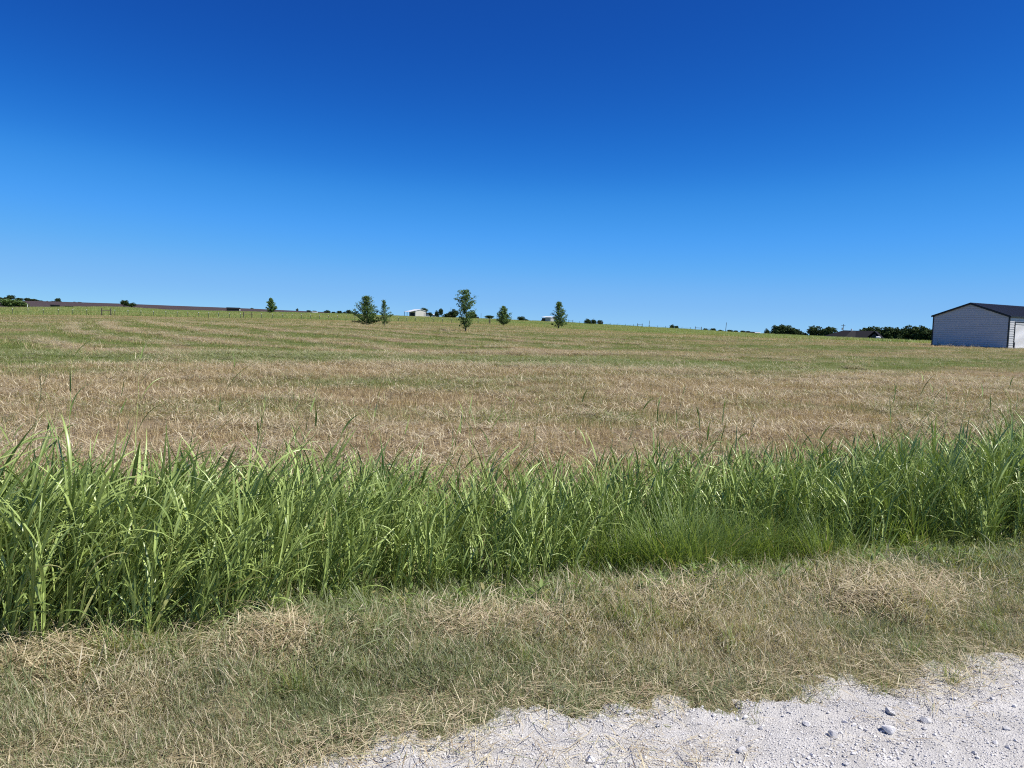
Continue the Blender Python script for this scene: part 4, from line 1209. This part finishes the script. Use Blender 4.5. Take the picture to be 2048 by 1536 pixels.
# --- dark shingled house
def house_dark():
    px, r = 1700, 262
    k = m_per_px(px, r)
    t = building('shingled_house', px, r, 690, -bearing(px) - .12, 'dark house with low shingled roof showing above the grass right of the far poles', 'house', GB)
    e, rg = 13.5 * k, 29 * k                               # eave and ridge heights
    x0, x1 = -56 * k, 26 * k
    D = 9.0
    MB().box(x0 + .6, x1, .4, D, 0, e - .02).build('wall', M_BATTEN, t)
    # main roof, hipped at the left end
    xr0, xr1 = -17 * k, 46 * k
    m = MB().poly([(x0 - .4, -.4, e), (x1 + .4, -.4, e), (x1 + .4, D + .4, e), (x0 - .4, D + .4, e), (xr0, D / 2, rg), (xr1 - 4 * k, D / 2, rg)],
                  [(0, 1, 5, 4), (1, 2, 5), (2, 3, 4, 5), (3, 0, 4), (0, 3, 2, 1)])
    m.build('roof', M_SHINGLE, t)
    # lighter patch of shingles proud of the main slope
    def on(x, f): return (x, -.4 + (D / 2 + .4) * f - .02, e + (rg - e) * f + .03)
    MB().poly([on(-10 * k, .05), on(9 * k, .05), on(6 * k, .93), on(-3 * k, .93)] + [tuple(Vector(on(*q)) - Vector((0, 0, .02))) for q in ((-10 * k, .05), (9 * k, .05), (6 * k, .93), (-3 * k, .93))],
              [(0, 1, 2, 3), (7, 6, 5, 4), (0, 4, 5, 1), (1, 5, 6, 2), (2, 6, 7, 3), (3, 7, 4, 0)]).build('lighter_shingles', M_SHINGLE2, t)
    # front gable wing at the right
    gx0, gx1, gz = 22 * k, 66 * k, 27.5 * k
    gm = (gx0 + gx1) / 2
    MB().prism([(gx0 + .5, 0), (gx1 - .5, 0), (gx1 - .5, e - 1.2), (gm, gz - .5), (gx0 + .5, e - 1.2)], -2.0, D * .6).build('gable_wall', M_BATTEN, t)
    nb = 9
    for i in range(nb):
        x = gx0 + .9 + (gx1 - gx0 - 1.8) * i / (nb - 1)
        top = (e - 1.2) + (gz - .5 - e + 1.2) * (1 - abs(x - gm) / ((gx1 - gx0) / 2 - .5))
        MB().box(x - .06, x + .06, -2.06, -2.0, 0, top - .1).build('batten', M_SHINGLE2, t)
    for s in (-1, 1):
        xe = gm + s * ((gx1 - gx0) / 2 + .3); ze = e - 1.55
        MB().prism([(xe, ze), (gm, gz), (gm, gz + .25), (xe, ze + .25)] if s < 0 else [(gm, gz), (xe, ze), (xe, ze + .25), (gm, gz + .25)], -2.5, D * .6).build('gable_roof', M_SHINGLE, t)
    MB().tube([(-2 * k, D / 2 - .3, rg - .3), (-2 * k, D / 2 - .3, rg + .55)], [.22, .22], 8).build('roof_vent', M_WHITE, t)
    return t
house_dark()
tk = building('gas_tank', 1756, 232, 678.6, -bearing(1754), 'small white rounded tank in the grass under the shingled gable', 'tank', None)
tk.scale = (.6, .6, .6)
m = MB(); m.tube([(-1.0, 0, .75), (-.85, 0, .75), (-.7, 0, .75), (.7, 0, .75), (.85, 0, .75), (1.0, 0, .75)], [.2, .45, .55, .55, .45, .2], 14); m.build('tank_body', M_WHITE, tk)
for s in (-.6, .6): MB().box(s - .08, s + .08, -.4, .4, -.4, .34).build('tank_foot', M_CONC, tk)
MB().tube([(0, 0, 1.28), (0, 0, 1.48)], [.16, .16], 10).build('valve_dome', M_WHITE, tk)

# --- white shed with an open porch
def porch_shed():
    px, r = 841, 425
    k = m_per_px(px, r)
    t = building('porch_shed', px, r, 632.5, -bearing(px) + .5, 'cream metal shed with white roof and open porch on its left side', 'shed', GB)
    w, e, rg, L = 20 * k / math.cos(.5), 10.5 * k, 13 * k, 7.0
    MB().prism([(-w / 2, -.6), (w / 2, -.6), (w / 2, e), (0, rg), (-w / 2, e)], 0, L).build('wall', M_CREAM, t)
    for s in (-1, 1):
        MB().prism([(s * (w / 2 + .2), e - .05), (0, rg + .05), (0, rg + .2), (s * (w / 2 + .2), e + .12)], -.25, L + .25).build('roof', M_WHITEROOF, t)
    MB().prism([(-w / 2 - 3.4, e - .75), (-w / 2 - .2, e - .05), (-w / 2 - .2, e + .1), (-w / 2 - 3.4, e - .6)], .6, L).build('porch_roof', M_WHITEROOF, t)
    for y in (.8, L / 2, L - .3):
        MB().box(-w / 2 - 3.3, -w / 2 - 3.12, y, y + .18, -.6, e - .7).build('porch_post', M_DARKWOOD, t)
    MB().box(-w / 2 - .04, -w / 2, .8, L - 1, 0, e - 1.0).build('door', M_DARKWOOD, t)
    MB().box(w / 2 - 1.1, w / 2 - .6, -.04, 0, .2, 1.9).build('side_door', M_GREYMETAL, t)
    return t
porch_shed()
def small_house(name, px, r, yb, wpx, epx, rpx, D, rz, label, wall, roof, cat='house', window=True):
    k = m_per_px(px, r)
    t = building(name, px, r, yb, -bearing(px) + rz, label, cat, GB)
    w, e, rg = wpx * k, epx * k, rpx * k
    MB().box(-w / 2, w / 2, 0, D, -.6, e).build('wall', wall, t)
    MB().prism_yz([(-.3, e), (D / 2, rg), (D + .3, e)], -w / 2 - .25, w / 2 + .25).build('roof', roof, t)
    if window:
        for s in (-.25, .25):
            f = MB().box(s * w - .45, s * w + .45, -.05, 0, e * .35, e * .8).build('window', M_WHITE, t)
            MB().box(s * w - .38, s * w + .38, -.07, -.052, e * .38, e * .77).build('pane', M_BLACK, f)
    return t
small_house('white_house', 856, 440, 632.8, 9, 4.4, 7.4, 6, .1, 'small white house with a dark roof just right of the porch shed', M_WHITE, M_SHINGLE)
small_house('grey_outbuilding', 868, 440, 633, 7, 3.2, 4.4, 4, 0, 'low pale grey outbuilding between the dark round bush and the upright pair of trees', M_GREYMETAL, M_WHITEROOF, 'outbuilding', False)
small_house('dark_house', 947, 410, 638.5, 16, 2.5, 5.5, 7, -.1, 'low dark roofed house half hidden by the tall lone tree', M_DARKWOOD, M_SHINGLE)
def grey_barn():
    px, r = 1092, 395
    k = m_per_px(px, r)
    t = building('grey_barn', px, r, 645, -bearing(px) - .35, 'small grey barn with white roof and dark open left side', 'barn', GB)
    w, e = 19 * k, 10 * k; D = 6
    MB().box(-w / 2 + w * .42, w / 2, 0, D, -.6, e).build('wall', M_GREYMETAL, t)
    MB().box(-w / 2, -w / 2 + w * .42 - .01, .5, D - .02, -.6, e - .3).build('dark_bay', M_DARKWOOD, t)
    MB().prism_yz([(-.35, e - .02), (D + .3, e + .5), (D + .3, e + .68), (-.35, e + .16)], -w / 2 - .3, w / 2 + .3).build('roof', M_WHITEROOF, t)
    for i in range(5):
        x = -w / 2 + w * .42 + .3 + i * (w * .58 - .6) / 4
        MB().box(x - .04, x + .04, -.05, 0, 0, e - .05).build('wall_batten', M_CREAM, t)
    MB().prism([(-w / 2 - 1.5, -.6), (-w / 2 - .02, -.6), (-w / 2 - .02, e - 1.0)], .3, D - 1).build('lean_to', M_DARKWOOD, t)
    return t
grey_barn()
small_house('long_barn', 1503, 470, 669, 30, 3.0, 5.6, 7, .0, 'long low dark barn on the right skyline', M_DARKWOOD, M_SHINGLE, 'barn', False)
tr = small_house('white_trailer', 1515, 455, 668.5, 9, 3.2, 4.2, 3, 0, 'white trailer parked at the right end of the long low barn', M_WHITE, M_WHITEROOF, 'trailer', False)
m = MB()
for s in (-.35, .35): m.tube([(s, .1, .1), (s, -.08, .1)], [.4, .4], 12)
m.build('wheel_pair', M_BLACK, tr)
lb_ = small_house('low_barn', 466, 424, 620.8, 24, 3.6, 6.0, 6, -.05, 'low dark open barn with one white end at the foot of the ploughed hill', M_DARKWOOD, M_SHINGLE, 'barn', False)
kk = m_per_px(466, 424)
MB().box(12 * kk + .02, 12 * kk + .2, -.1, 6, 0, 3.4 * kk).build('end_panel', M_WHITE, lb_)
small_house('cattle_shelter', 110, 424, 613.2, 16, 2.6, 4.0, 5, 0, 'long low dark cattle shelter at the far left under the ploughed hill', M_DARKWOOD, M_SHINGLE, 'shelter', False)
small_house('feed_rack', 138, 420, 614.0, 15, 1.6, 2.4, 2, 0, 'very low dark feed rack right of the cattle shelter', M_DARKWOOD, M_DARKWOOD, 'rack', False)
small_house('pale_trailer', 630, 424, 627.2, 10, 2.6, 3.6, 3, .1, 'pale low trailer in the pasture right of the conical tree', M_WHITE, M_WHITEROOF, 'trailer', False)
